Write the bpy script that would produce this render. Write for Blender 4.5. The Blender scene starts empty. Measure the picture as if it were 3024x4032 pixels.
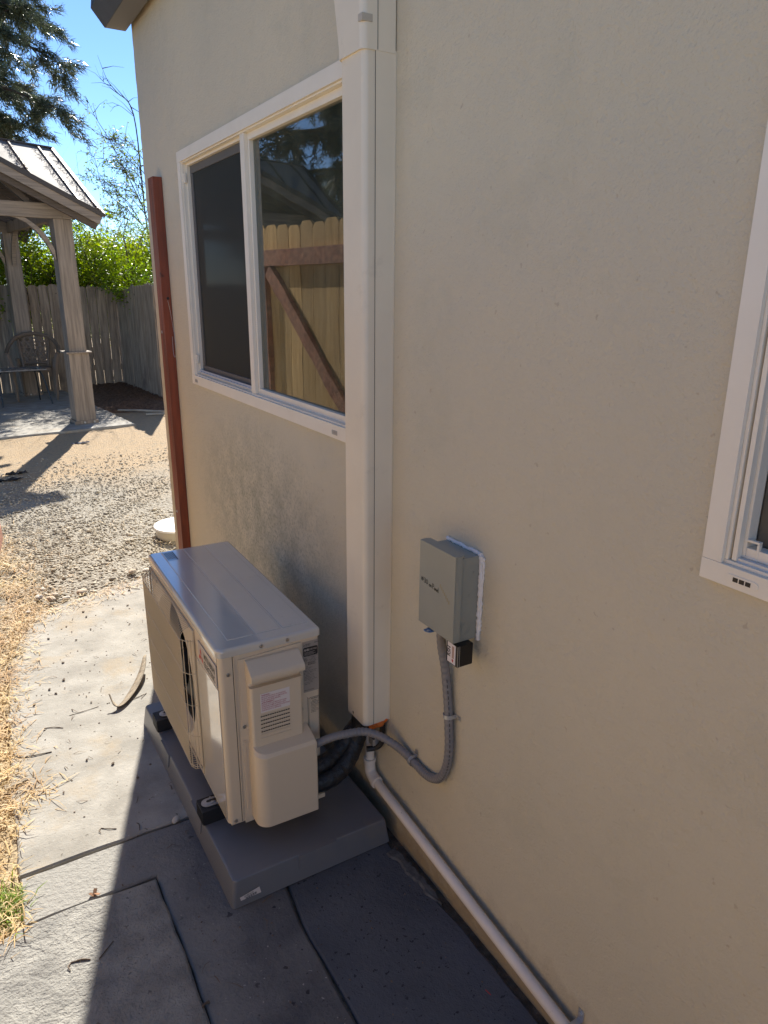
import bpy, bmesh, math, random
import numpy as np
from mathutils import Vector, Matrix
random.seed(7); rng = np.random.default_rng(7)
S = bpy.context.scene
COL = S.collection
PI = math.pi
# ------------------------------------------------------------ camera
cam_d = bpy.data.cameras.new("camera"); cam = bpy.data.objects.new("camera", cam_d); COL.objects.link(cam)
cam_d.sensor_fit = 'VERTICAL'; cam_d.sensor_height = 24.0; cam_d.lens = 24.0 * 2805.6 / 4032.0
cam_d.clip_start = 0.05; cam_d.clip_end = 600
YAW, PITCH, ROLL = .5362, -.30414, .00701
cy, sy, cp, sp = math.cos(YAW), math.sin(YAW), math.cos(PITCH), math.sin(PITCH)
f = Vector((sy*cp, cy*cp, sp)); r = Vector((cy, -sy, 0)); u = r.cross(f)
r2 = r*math.cos(ROLL) + u*math.sin(ROLL); u2 = u*math.cos(ROLL) - r*math.sin(ROLL)
mw = Matrix((r2, u2, -f)).transposed().to_4x4(); mw.translation = Vector((-1.0058, 0, 1.6864))
cam.matrix_world = mw
S.camera = cam
# ------------------------------------------------------------ sky, sun, exposure
SUN_AZ = math.radians(19.6); SUN_EL = math.radians(37.0)
W = bpy.data.worlds.new("World"); S.world = W; W.use_nodes = True
nt = W.node_tree; bg = nt.nodes['Background']
sk = nt.nodes.new('ShaderNodeTexSky'); sk.sky_type = 'NISHITA'; sk.sun_disc = False
sk.sun_elevation = SUN_EL; sk.sun_rotation = SUN_AZ; sk.air_density = 1.0; sk.dust_density = 0.0; sk.ozone_density = 6; sk.altitude = 2500
nt.links.new(sk.outputs[0], bg.inputs[0]); bg.inputs[1].default_value = 0.07
sl = bpy.data.lights.new("sun", 'SUN'); sun = bpy.data.objects.new("sun", sl); COL.objects.link(sun)
sl.energy = 3.7; sl.angle = math.radians(.55); sl.color = (1, .95, .86)
sd = Vector((math.sin(SUN_AZ)*math.cos(SUN_EL), math.cos(SUN_AZ)*math.cos(SUN_EL), math.sin(SUN_EL)))
sun.rotation_euler = sd.to_track_quat('Z', 'Y').to_euler(); sun.location = (4, 10, 12)
S.view_settings.view_transform = 'Standard'; S.view_settings.look = 'None'
S.view_settings.gamma = 1; S.view_settings.exposure = 1.6; S.view_settings.use_curve_mapping = False
try:
    S.cycles.max_bounces = 8; S.cycles.transparent_max_bounces = 12; S.cycles.diffuse_bounces = 5
    S.cycles.use_denoising = True
except Exception: pass

# ------------------------------------------------------------ materials
def mat(name, col, rough=.6, col2=None, vs=(1,1,1), vsc=5, vdet=4, vlo=.35, vhi=.65, bump=None, metal=0, spec=.5,
        spk=None, spk2=None, coat=0, isl=0, stain=None):
    """col/col2 mixed by noise; bump = [(scale, distance, (sx,sy,sz))...]; spk = (colour, scale, threshold)"""
    m = bpy.data.materials.new(name); m.use_nodes = True; n = m.node_tree.nodes; L = m.node_tree.links
    b = n['Principled BSDF']; b.inputs['Roughness'].default_value = rough; b.inputs['Metallic'].default_value = metal
    b.inputs['Specular IOR Level'].default_value = spec; b.inputs['Coat Weight'].default_value = coat
    b.inputs['Coat Roughness'].default_value = .08
    tc = n.new('ShaderNodeTexCoord')
    def noise(scale, det=4, sc=(1,1,1), rgh=.55, typ='N'):
        mp = n.new('ShaderNodeMapping'); mp.inputs['Scale'].default_value = sc; L.new(tc.outputs['Object'], mp.inputs[0])
        t = n.new('ShaderNodeTexNoise' if typ == 'N' else 'ShaderNodeTexVoronoi'); t.inputs['Scale'].default_value = scale
        if typ == 'N': t.inputs['Detail'].default_value = det; t.inputs['Roughness'].default_value = rgh
        L.new(mp.outputs[0], t.inputs[0]); return t.outputs[0]
    def ramp(src, lo, hi):
        mr = n.new('ShaderNodeMapRange'); mr.inputs[1].default_value = lo; mr.inputs[2].default_value = hi
        L.new(src, mr.inputs[0]); return mr.outputs[0]
    def mix(fac, a, c):
        x = n.new('ShaderNodeMix'); x.data_type = 'RGBA'; L.new(fac, x.inputs[0])
        if isinstance(a, tuple): x.inputs[6].default_value = (*a, 1)
        else: L.new(a, x.inputs[6])
        if isinstance(c, tuple): x.inputs[7].default_value = (*c, 1)
        else: L.new(c, x.inputs[7])
        return x.outputs[2]
    cur = None
    if col2 is not None: cur = mix(ramp(noise(vsc, vdet, vs), vlo, vhi), col, col2)
    if stain is not None:      # (colour, scale, lo, hi)
        cur = mix(ramp(noise(stain[1], 6, (1,1,1), .65), stain[2], stain[3]), cur if cur else col, stain[0])
    for s in (spk, spk2):
        if s is not None: cur = mix(ramp(noise(s[1], 2), s[2], s[2]+.04), cur if cur else col, s[0])
    if isl:
        g = n.new('ShaderNodeNewGeometry'); hs = n.new('ShaderNodeHueSaturation')
        mr = n.new('ShaderNodeMapRange'); mr.inputs[3].default_value = 1-isl; mr.inputs[4].default_value = 1+isl
        L.new(g.outputs['Random Per Island'], mr.inputs[0]); L.new(mr.outputs[0], hs.inputs['Value'])
        if cur is None: hs.inputs['Color'].default_value = (*col, 1)
        else: L.new(cur, hs.inputs['Color'])
        cur = hs.outputs[0]
    if cur is None: b.inputs['Base Color'].default_value = (*col, 1)
    else: L.new(cur, b.inputs['Base Color'])
    if bump:
        prev = None
        for bb in bump:
            sc, dist = bb[0], bb[1]; sv = bb[2] if len(bb) > 2 else (1,1,1); ty = bb[3] if len(bb) > 3 else 'N'
            bn = n.new('ShaderNodeBump'); bn.inputs['Distance'].default_value = dist; bn.inputs['Strength'].default_value = 1
            L.new(noise(sc, 5, sv, .6, ty), bn.inputs['Height'])
            if prev: L.new(prev, bn.inputs['Normal'])
            prev = bn.outputs[0]
        L.new(prev, b.inputs['Normal'])
    return m
def leafmat(name, c1, c2, trans=.5, vsc=1.2, isl=.35, rough=.45):
    m = mat(name, c1, rough, col2=c2, vsc=vsc, isl=isl); n = m.node_tree.nodes; L = m.node_tree.links
    b = n['Principled BSDF']; tr = n.new('ShaderNodeBsdfTranslucent'); mx = n.new('ShaderNodeMixShader')
    src = b.inputs['Base Color'].links[0].from_socket
    hs = n.new('ShaderNodeHueSaturation'); hs.inputs['Value'].default_value = 1.7; hs.inputs['Saturation'].default_value = 1.15; L.new(src, hs.inputs['Color'])
    L.new(hs.outputs[0], tr.inputs[0]); mx.inputs[0].default_value = trans
    L.new(b.outputs[0], mx.inputs[1]); L.new(tr.outputs[0], mx.inputs[2]); L.new(mx.outputs[0], n['Material Output'].inputs[0])
    return m
def glassmat(name, ior=1.9, tint=(.55,.62,.58)):
    m = bpy.data.materials.new(name); m.use_nodes = True; n = m.node_tree.nodes; L = m.node_tree.links
    n.remove(n['Principled BSDF'])
    t = n.new('ShaderNodeBsdfTransparent'); t.inputs[0].default_value = (*tint, 1)
    g = n.new('ShaderNodeBsdfGlossy'); g.inputs['Roughness'].default_value = .0
    fr = n.new('ShaderNodeFresnel'); fr.inputs[0].default_value = ior; mx = n.new('ShaderNodeMixShader')
    L.new(fr.outputs[0], mx.inputs[0]); L.new(t.outputs[0], mx.inputs[1]); L.new(g.outputs[0], mx.inputs[2])
    # lens haze put in as a thin pale diffuse layer, and slightly wavy panes
    tc = n.new('ShaderNodeTexCoord'); w = n.new('ShaderNodeTexNoise'); w.inputs['Scale'].default_value = 2.2; L.new(tc.outputs['Object'], w.inputs[0])
    bp = n.new('ShaderNodeBump'); bp.inputs['Distance'].default_value = .0007; L.new(w.outputs[0], bp.inputs['Height']); L.new(bp.outputs[0], g.inputs['Normal'])
    d = n.new('ShaderNodeBsdfDiffuse'); d.inputs[0].default_value = (.55,.58,.42,1); dn = n.new('ShaderNodeTexNoise'); dn.inputs['Scale'].default_value = 9; dn.inputs['Detail'].default_value = 8; L.new(tc.outputs['Object'], dn.inputs[0])
    mr = n.new('ShaderNodeMapRange'); mr.inputs[1].default_value = .3; mr.inputs[2].default_value = .75; mr.inputs[3].default_value = .03; mr.inputs[4].default_value = .10; L.new(dn.outputs[0], mr.inputs[0])
    m2 = n.new('ShaderNodeMixShader'); L.new(mr.outputs[0], m2.inputs[0]); L.new(mx.outputs[0], m2.inputs[1]); L.new(d.outputs[0], m2.inputs[2])
    L.new(m2.outputs[0], n['Material Output'].inputs[0]); return m

m_wall = mat('stucco', (.675,.605,.455), .9, col2=(.62,.565,.437), vsc=1.1, vdet=7, bump=[(190,.003),(75,.0028),(16,.004),(4,.006)], spec=.2,
             spk=((.56,.485,.36), 46, .70), stain=((.57,.525,.40), 3.1, .56, .80))
def wall_dust_foot(m):     # blown dust left round the unit; browner toward the foot of the wall
    n = m.node_tree.nodes; L = m.node_tree.links; b = n['Principled BSDF']; src = b.inputs['Base Color'].links[0].from_socket
    tc = n.new('ShaderNodeTexCoord'); sx = n.new('ShaderNodeSeparateXYZ'); L.new(tc.outputs['Object'], sx.inputs[0])
    def noi(sc, d=6):
        t = n.new('ShaderNodeTexNoise'); t.inputs['Scale'].default_value = sc; t.inputs['Detail'].default_value = d; t.inputs['Roughness'].default_value = .7; L.new(tc.outputs['Object'], t.inputs[0]); return t.outputs[0]
    def mr(x, a, c, lo=0, hi=1):
        q = n.new('ShaderNodeMapRange'); q.inputs[1].default_value = a; q.inputs[2].default_value = c; q.inputs[3].default_value = lo; q.inputs[4].default_value = hi; L.new(x, q.inputs[0]); return q.outputs[0]
    def ma(op, x, y):
        q = n.new('ShaderNodeMath'); q.operation = op
        for i, v in enumerate((x, y)):
            if isinstance(v, (int, float)): q.inputs[i].default_value = v
            else: L.new(v, q.inputs[i])
        return q.outputs[0]
    def mix(fac, a, col):
        x = n.new('ShaderNodeMix'); x.data_type = 'RGBA'; L.new(fac, x.inputs[0]); L.new(a, x.inputs[6]); x.inputs[7].default_value = (*col, 1); return x.outputs[2]
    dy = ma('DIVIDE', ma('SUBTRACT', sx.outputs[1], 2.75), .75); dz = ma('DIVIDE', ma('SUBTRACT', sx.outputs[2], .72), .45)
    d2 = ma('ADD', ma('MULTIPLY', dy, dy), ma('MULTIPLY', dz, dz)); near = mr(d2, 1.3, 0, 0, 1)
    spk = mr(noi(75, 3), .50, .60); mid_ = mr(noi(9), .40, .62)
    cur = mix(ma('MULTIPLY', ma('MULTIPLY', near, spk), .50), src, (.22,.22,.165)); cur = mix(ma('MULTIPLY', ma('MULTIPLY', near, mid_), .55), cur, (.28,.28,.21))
    foot_z = ma('ADD', sx.outputs[2], ma('MULTIPLY', noi(14), -.22)); cur = mix(mr(foot_z, .06, -.09, 0, .75), cur, (.30,.225,.14))
    # faint vertical run marks and scuffs
    mp = n.new('ShaderNodeMapping'); mp.inputs['Scale'].default_value = (1, 9, .8); L.new(tc.outputs['Object'], mp.inputs[0]); t = n.new('ShaderNodeTexNoise'); t.inputs['Scale'].default_value = 2.3; t.inputs['Detail'].default_value = 9; t.inputs['Roughness'].default_value = .72; L.new(mp.outputs[0], t.inputs[0])
    cur = mix(mr(t.outputs[0], .64, .76, 0, .35), cur, (.40,.36,.26))
    L.new(cur, b.inputs['Base Color'])
wall_dust_foot(m_wall)
m_base = mat('stucco_base', (.30,.24,.16), .9, col2=(.22,.17,.11), vsc=6, bump=[(150,.003)], spec=.2)
m_vinyl = mat('white_vinyl', (.86,.80,.68), .45, col2=(.82,.76,.64), vsc=9, stain=((.55,.5,.4), 24, .72, .85))
m_alu = mat('track_metal', (.55,.60,.66), .35, metal=.3)
m_screenframe = mat('screen_frame_grey', (.11,.105,.10), .5)
m_screen = mat('insect_screen', (.014,.018,.017), .6, spec=.3, coat=.07)
m_mesh2 = mat('insect_screen_pale', (.13,.12,.095), .7, bump=[(700,.0008)])
m_dark = mat('dark_interior', (.012,.014,.013), .8)
m_blind = mat('blind', (.10,.095,.08), .7)
m_glass = glassmat('window_glass', 2.3)
m_glassl = glassmat('window_glass_plain', 1.5, (.8,.82,.8))
m_duct = mat('duct_plastic', (.82,.735,.58), .42, col2=(.76,.68,.54), vsc=5, vdet=8, stain=((.62,.55,.43), 6, .60, .74), bump=[(3,.004)])
m_ivory = mat('ivory_metal', (.68,.57,.42), .33, col2=(.65,.54,.40), vsc=2, coat=.15)
m_lid = mat('ivory_lid', (.60,.57,.51), .14, col2=(.56,.53,.47), vsc=3, coat=1, spec=.8, stain=((.42,.40,.35), 9, .62, .8))
m_ivoryp = mat('ivory_plastic', (.66,.555,.415), .5)
m_grille = mat('grille_wire', (.56,.47,.33), .45)
m_black = mat('black_rubber', (.012,.013,.016), .5, bump=[(60,.001)])
m_fan = mat('fan_dark', (.02,.02,.022), .4)
m_fin = mat('coil_fins', (.05,.05,.05), .4, metal=.5)
m_screw = mat('screw_metal', (.5,.47,.42), .3, metal=.9)
m_galv = mat('galvanised', (.55,.56,.57), .38, metal=.7, col2=(.42,.43,.45), vsc=30)
m_lblgrey = mat('label_grey', (.34,.30,.26), .45)
m_lbllt = mat('label_light', (.47,.41,.36), .45)
m_lblwhite = mat('label_white', (.74,.68,.66), .5)
m_lblblk = mat('label_black', (.015,.013,.014), .45)
m_red = mat('label_red', (.45,.03,.035), .5)
m_pinkred = mat('label_print_red', (.42,.07,.10), .5)
m_txtgrey = mat('print_grey', (.045,.04,.036), .5)
m_bluelbl = mat('label_top', (.30,.36,.42), .15, coat=.6)
m_pad = mat('pad_plastic', (.165,.17,.185), .36, spec=.7, col2=(.14,.143,.155), vsc=2.5, bump=[(300,.0006)], stain=((.20,.18,.15), 5, .62, .8))
m_conc = mat('concrete', (.385,.36,.315), .88, col2=(.275,.255,.22), vsc=7, vdet=12, bump=[(260,.0012),(70,.002),(9,.004)], spec=.25,
             spk=((.16,.145,.12), 48, .68), spk2=((.50,.48,.43), 90, .70), stain=((.35,.285,.20), 2.6, .54, .70))
m_conc_rough = mat('concrete_rough', (.35,.335,.30), .9, col2=(.235,.225,.205), vsc=12, vdet=12, bump=[(45,.012),(130,.005),(6,.006)], spec=.25,
             spk=((.17,.16,.15), 60, .68))
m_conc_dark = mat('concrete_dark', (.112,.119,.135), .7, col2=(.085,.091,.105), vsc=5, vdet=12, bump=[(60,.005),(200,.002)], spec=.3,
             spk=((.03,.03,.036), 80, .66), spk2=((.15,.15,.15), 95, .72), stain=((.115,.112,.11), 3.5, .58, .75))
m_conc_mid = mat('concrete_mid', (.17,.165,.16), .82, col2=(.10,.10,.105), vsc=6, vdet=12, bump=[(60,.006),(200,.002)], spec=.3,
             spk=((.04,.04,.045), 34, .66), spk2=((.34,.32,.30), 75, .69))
def slab_gradient(m):     # paler toward the strip slab and its left end
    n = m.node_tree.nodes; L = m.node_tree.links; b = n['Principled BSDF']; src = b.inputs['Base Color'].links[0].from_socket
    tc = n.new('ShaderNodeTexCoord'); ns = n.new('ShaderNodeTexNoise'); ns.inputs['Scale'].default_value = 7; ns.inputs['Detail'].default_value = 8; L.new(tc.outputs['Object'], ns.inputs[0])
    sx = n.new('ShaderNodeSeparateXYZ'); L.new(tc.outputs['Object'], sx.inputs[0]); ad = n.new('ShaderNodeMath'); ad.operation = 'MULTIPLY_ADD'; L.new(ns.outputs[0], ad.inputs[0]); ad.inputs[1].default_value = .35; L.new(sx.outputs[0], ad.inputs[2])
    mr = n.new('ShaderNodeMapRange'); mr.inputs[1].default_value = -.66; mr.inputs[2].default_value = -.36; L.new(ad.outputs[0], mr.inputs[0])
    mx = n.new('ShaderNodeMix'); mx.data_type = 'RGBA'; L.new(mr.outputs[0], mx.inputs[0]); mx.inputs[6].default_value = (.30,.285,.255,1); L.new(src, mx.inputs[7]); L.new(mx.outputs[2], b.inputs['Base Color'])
slab_gradient(m_conc_mid)
m_soil = mat('soil', (.14,.115,.085), .95, col2=(.07,.055,.04), vsc=30, bump=[(90,.01)])
m_gravelbed = mat('gravel_bed', (.30,.26,.205), .95, col2=(.44,.40,.335), vsc=60, vdet=4, bump=[(45,.02,(1,1,1),'V'),(140,.006)], spk=((.13,.105,.08), 40, .62))
m_stone = mat('gravel_stone', (.39,.34,.26), .85, isl=.36, bump=[(90,.002)])
m_rock = mat('rock', (.42,.30,.19), .85, col2=(.55,.48,.38), vsc=20, bump=[(50,.006)])
m_rockw = mat('rock_pale', (.62,.57,.48), .85, col2=(.45,.40,.33), vsc=25, bump=[(50,.006)])
m_mulch = mat('mulch', (.21,.11,.06), .95, isl=.5)
m_mulchbed = mat('mulch_bed', (.19,.11,.065), .95, col2=(.09,.052,.03), vsc=20, bump=[(40,.03)])
m_straw = leafmat('straw', (.36,.20,.06), (.56,.41,.19), .2, vsc=5, isl=.35, rough=.6)
m_green = leafmat('green_grass', (.16,.26,.05), (.28,.36,.08), .4, vsc=5)
m_twig = mat('twig', (.14,.10,.07), .85, isl=.4)
m_bark = mat('bark_strip', (.36,.29,.20), .8, col2=(.20,.155,.105), vs=(2,24,24), vsc=3, bump=[(30,.003,(1,12,12))])
m_redwood = mat('stained_post', (.27,.062,.026), .5, col2=(.15,.036,.017), vs=(6,6,.6), vsc=5, vdet=8, bump=[(20,.003,(4,4,.5))], spk=((.03,.012,.008), 9, .76))
m_gatewood = mat('gate_frame_wood', (.50,.23,.14), .7, col2=(.26,.115,.07), vs=(1,6,6), vsc=5, vdet=8, bump=[(20,.003)])
m_gateboard = mat('gate_board_wood', (.74,.50,.22), .8, col2=(.52,.33,.13), vs=(6,6,.5), vsc=4, vdet=9, bump=[(20,.004,(4,4,.5))], isl=.16)
m_fence = mat('weathered_board', (.40,.32,.24), .9, col2=(.20,.155,.115), vs=(7,7,.6), vsc=4, vdet=9, isl=.30, bump=[(25,.006,(4,4,.4))],
              spk=((.07,.055,.045), 5.5, .72), stain=((.16,.125,.10), 1.4, .56, .72))
m_gz = mat('gazebo_timber', (.34,.275,.215), .75, col2=(.21,.168,.13), vs=(9,9,.5), vsc=5, vdet=9, bump=[(25,.003,(4,4,.4))], spec=.35)
m_gzh = mat('gazebo_beam_timber', (.34,.275,.215), .75, col2=(.21,.168,.13), vs=(.5,9,9), vsc=5, vdet=9, bump=[(25,.003,(.4,4,4))], spec=.35)
m_gzd = mat('gazebo_dark_timber', (.13,.10,.08), .8, col2=(.09,.07,.055), vs=(.5,9,9), vsc=5)
m_roof = mat('metal_roof', (.27,.23,.20), .72, metal=0, spec=.25, col2=(.21,.18,.155), vsc=2, stain=((.16,.13,.11), 3, .58, .75))
m_roofseam = mat('roof_seam', (.06,.05,.045), .5, metal=.3)
m_plchair = mat('chair_plastic', (.15,.11,.078), .55)
m_tube = mat('dark_tube', (.03,.032,.034), .35, metal=.3)
m_tabletop = mat('table_top', (.22,.21,.20), .25, col2=(.13,.12,.12), vsc=18)
m_conduit = mat('conduit_grey', (.215,.205,.205), .38)
m_boxgrey = mat('box_grey_paint', (.30,.305,.262), .36, spec=.7, col2=(.27,.275,.235), vsc=4, coat=.1)
m_caulk = mat('white_caulk', (.84,.80,.76), .6, bump=[(80,.004)])
m_blue = mat('hasp_blue', (.16,.23,.33), .4)
m_surge = mat('surge_black', (.004,.004,.006), .3)
m_pvc = mat('pvc_pipe', (.82,.75,.66), .45, col2=(.72,.64,.55), vsc=6, spk=((.25,.2,.15), 60, .74))
m_pipeblk = mat('pipe_insulation', (.012,.013,.015), .38, bump=[(18,.012,(1,1,1)),(90,.003)])
m_foam = mat('orange_foam', (.85,.20,.03), .7, bump=[(50,.01)])
m_eave = mat('eave_paint', (.075,.085,.10), .7, col2=(.06,.07,.08), vsc=8)
m_eave2 = mat('soffit_paint', (.20,.20,.20), .7)
m_white = mat('white_plastic', (.86,.85,.82), .35)
m_trunk = mat('bark', (.12,.085,.06), .95, col2=(.06,.045,.033), vs=(4,4,.6), vsc=6, bump=[(12,.03,(3,3,.5))])
m_pine = leafmat('pine_needles', (.055,.075,.045), (.10,.115,.07), .22, vsc=.7, isl=.5, rough=.35)
m_leaf = leafmat('hedge_leaf', (.10,.17,.022), (.25,.30,.035), .55, vsc=1.4, isl=.45, rough=.35)
m_leafd = leafmat('shrub_leaf', (.06,.11,.02), (.15,.18,.03), .5, vsc=1.4, isl=.45, rough=.35)
m_rag = mat('dark_rag', (.035,.035,.045), .9, col2=(.3,.3,.33), vsc=14)
m_plastic_sheet = mat('plastic_scrap', (.55,.55,.56), .25)

# ------------------------------------------------------------ geometry helpers
class G:
    def __init__(s): s.bm = bmesh.new()
    def _bev(s, verts, bev, seg=2):
        if bev > 0:
            vs = set(verts); es = [e for e in s.bm.edges if e.verts[0] in vs and e.verts[1] in vs]
            bmesh.ops.bevel(s.bm, geom=es, offset=bev, segments=seg, affect='EDGES', profile=.6, clamp_overlap=True)
    def box(s, x0, x1, y0, y1, z0, z1, bev=0, seg=2, rot=None):
        c = [(x0,y0,z0),(x1,y0,z0),(x1,y1,z0),(x0,y1,z0),(x0,y0,z1),(x1,y0,z1),(x1,y1,z1),(x0,y1,z1)]
        v = [s.bm.verts.new(p) for p in c]
        for q in ((3,2,1,0),(4,5,6,7),(0,1,5,4),(1,2,6,5),(2,3,7,6),(3,0,4,7)): s.bm.faces.new([v[i] for i in q])
        if rot: bmesh.ops.transform(s.bm, matrix=rot, verts=v)
        s._bev(v, bev, seg); return s
    def prism(s, pts, axis, a0, a1, bev=0, seg=2, mtx=None):
        """pts polygon in the two other axes; axis 0:(y,z) 1:(x,z) 2:(x,y)"""
        def P(p, a): return {0:(a,p[0],p[1]), 1:(p[0],a,p[1]), 2:(p[0],p[1],a)}[axis]
        A = [s.bm.verts.new(P(p,a0)) for p in pts]; B = [s.bm.verts.new(P(p,a1)) for p in pts]
        fs = [s.bm.faces.new(A[::-1]), s.bm.faces.new(B)]; n = len(pts)
        for i in range(n): fs.append(s.bm.faces.new((A[i],A[(i+1)%n],B[(i+1)%n],B[i])))
        bmesh.ops.recalc_face_normals(s.bm, faces=fs)
        if mtx: bmesh.ops.transform(s.bm, matrix=mtx, verts=A+B)
        s._bev(A+B, bev, seg); return s
    def tube(s, path, rad, n=10, cap=True, flat=None):
        path = [Vector(p) for p in path]; rings = []; N = len(path)
        rr = rad if isinstance(rad, (list, tuple)) else [rad]*N
        prev = None
        for i, p in enumerate(path):
            t = (path[min(i+1,N-1)] - path[max(i-1,0)]).normalized()
            if prev is None:
                a = Vector((0,0,1)) if abs(t.z) < .9 else Vector((1,0,0)); x = t.cross(a).normalized()
            else: x = (prev - t*prev.dot(t)).normalized()
            prev = x; y = t.cross(x)
            rings.append([s.bm.verts.new(p + (x*math.cos(2*PI*k/n) + y*math.sin(2*PI*k/n))*rr[i]) for k in range(n)])
        fs = []
        for a, b in zip(rings, rings[1:]):
            for k in range(n): fs.append(s.bm.faces.new((a[k], a[(k+1)%n], b[(k+1)%n], b[k])))
        if cap: fs.append(s.bm.faces.new(rings[0][::-1])); fs.append(s.bm.faces.new(rings[-1]))
        bmesh.ops.recalc_face_normals(s.bm, faces=fs); return s
    def bar(s, p, q, w, h, up=(0,0,1), bev=0):
        p, q = Vector(p), Vector(q); d = (q-p); L = d.length; d.normalize()
        u_ = Vector(up); x = d.cross(u_).normalized(); y = x.cross(d)
        m = Matrix((x, d, y)).transposed().to_4x4(); m.translation = p
        return s.box(-w/2, w/2, 0, L, -h/2, h/2, bev=bev, rot=m)
    def disc(s, c, n_, r_, h, seg=16, bev=0, r2_=None):
        c = Vector(c); q = Vector(n_).to_track_quat('Z','Y').to_matrix().to_4x4(); q.translation = c
        A = [s.bm.verts.new((r_*math.cos(2*PI*k/seg), r_*math.sin(2*PI*k/seg), 0)) for k in range(seg)]
        rb = r_ if r2_ is None else r2_
        B = [s.bm.verts.new((rb*math.cos(2*PI*k/seg), rb*math.sin(2*PI*k/seg), h)) for k in range(seg)]
        s.bm.faces.new(A[::-1]); s.bm.faces.new(B)
        for k in range(seg): s.bm.faces.new((A[k],A[(k+1)%seg],B[(k+1)%seg],B[k]))
        bmesh.ops.transform(s.bm, matrix=q, verts=A+B); s._bev(A+B, bev, 2); return s
    def ring(s, c, n_, ro, ri, h, seg=24):
        c = Vector(c); q = Vector(n_).to_track_quat('Z','Y').to_matrix().to_4x4(); q.translation = c
        def R(rad, z): return [s.bm.verts.new((rad*math.cos(2*PI*k/seg), rad*math.sin(2*PI*k/seg), z)) for k in range(seg)]
        A, B, C_, D = R(ro,0), R(ro,h), R(ri,h), R(ri,0)
        for X, Y in ((A,B),(B,C_),(C_,D),(D,A)):
            for k in range(seg): s.bm.faces.new((X[k],X[(k+1)%seg],Y[(k+1)%seg],Y[k]))
        bmesh.ops.transform(s.bm, matrix=q, verts=A+B+C_+D); return s
    def face(s, pts): s.bm.faces.new([s.bm.verts.new(p) for p in pts]); return s
    def ico(s, c, rad, sub=1, jit=.2, sq=(1,1,1)):
        res = bmesh.ops.create_icosphere(s.bm, subdivisions=sub, radius=1)
        a = random.random()*6
        for v in res['verts']:
            k = 1 + random.uniform(-jit, jit); p = v.co*k*rad
            p = Vector((p.x*sq[0], p.y*sq[1], p.z*sq[2])); v.co = Matrix.Rotation(a,3,'Z') @ p + Vector(c)
        return s
    def text(s, body, size, mtx, sx=1.0, bold=0.0, align='LEFT'):
        cu = bpy.data.curves.new('t','FONT'); cu.body = body; cu.size = size; cu.align_x = align; cu.offset = bold*size
        cu.resolution_u = 2; cu.space_line = .95
        ob = bpy.data.objects.new('t', cu); COL.objects.link(ob)
        dg = bpy.context.evaluated_depsgraph_get(); me = bpy.data.meshes.new_from_object(ob.evaluated_get(dg))
        k = len(s.bm.verts); s.bm.from_mesh(me); s.bm.verts.ensure_lookup_table(); vs = s.bm.verts[k:]
        bmesh.ops.transform(s.bm, matrix=mtx @ Matrix.Diagonal((sx,1,1,1)), verts=vs)
        bpy.data.objects.remove(ob); bpy.data.curves.remove(cu); bpy.data.meshes.remove(me); return s
    def build(s, name, m, parent=None, smooth=35, loc=None, mods=None):
        me = bpy.data.meshes.new(name); s.bm.to_mesh(me); s.bm.free()
        o = link(me, name, m, parent, smooth, loc)
        if smooth: wn = o.modifiers.new('normals','WEIGHTED_NORMAL'); wn.keep_sharp = True; wn.weight = 90
        return o
def link(me, name, m, parent=None, smooth=35, loc=None):
    me.materials.append(m)
    if smooth:
        me.shade_smooth(); me.set_sharp_from_angle(angle=math.radians(smooth))
    o = bpy.data.objects.new(name, me); COL.objects.link(o)
    if parent: o.parent = parent
    if loc: o.location = loc
    return o
def npmesh(name, V, F, m, parent=None, smooth=0):
    me = bpy.data.meshes.new(name); V = np.asarray(V, dtype=np.float32); F = np.asarray(F, dtype=np.int32)
    me.vertices.add(len(V)); me.vertices.foreach_set('co', V.ravel())
    k = F.shape[1]; me.loops.add(F.size); me.loops.foreach_set('vertex_index', F.ravel())
    me.polygons.add(len(F)); me.polygons.foreach_set('loop_start', np.arange(0, F.size, k, dtype=np.int32))
    me.polygons.foreach_set('loop_total', np.full(len(F), k, dtype=np.int32)); me.update(calc_edges=True); me.validate()
    return link(me, name, m, parent, smooth)
def empty(name, label, cat, loc=(0,0,0), rz=0, group=None):
    o = bpy.data.objects.new(name, None); COL.objects.link(o); o.location = loc; o.rotation_euler = (0,0,rz); o.empty_display_size = .1
    return tag(o, label, cat, group)
def tag(o, label=None, cat=None, group=None, kind=None):
    if label: o['label'] = label
    if cat: o['category'] = cat
    if group: o['group'] = group
    if kind: o['kind'] = kind
    return o
def dup(root, loc=None, rz=None, label=None):
    rr = root.copy(); COL.objects.link(rr)
    if loc is not None: rr.location = loc
    if rz is not None: rr.rotation_euler = (0,0,rz)
    if label: rr['label'] = label
    for ch in list(root.children):
        c = ch.copy(); COL.objects.link(c); c.parent = rr
        for g in ch.children: d = g.copy(); COL.objects.link(d); d.parent = c
    return rr
def arc(cx, cy_, rad, a0, a1, n):
    return [(cx+rad*math.cos(math.radians(a0+(a1-a0)*i/n)), cy_+rad*math.sin(math.radians(a0+(a1-a0)*i/n))) for i in range(n+1)]
def spline(pts, n=8):
    P = [Vector(p) for p in pts]; P = [P[0]*2-P[1]] + P + [P[-1]*2-P[-2]]; out = []
    for i in range(1, len(P)-2):
        for k in range(n):
            t = k/n; a,b,c,d = P[i-1],P[i],P[i+1],P[i+2]
            out.append(.5*((2*b)+(-a+c)*t+(2*a-5*b+4*c-d)*t*t+(-a+3*b-3*c+d)*t**3))
    out.append(P[-2]); return out

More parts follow.
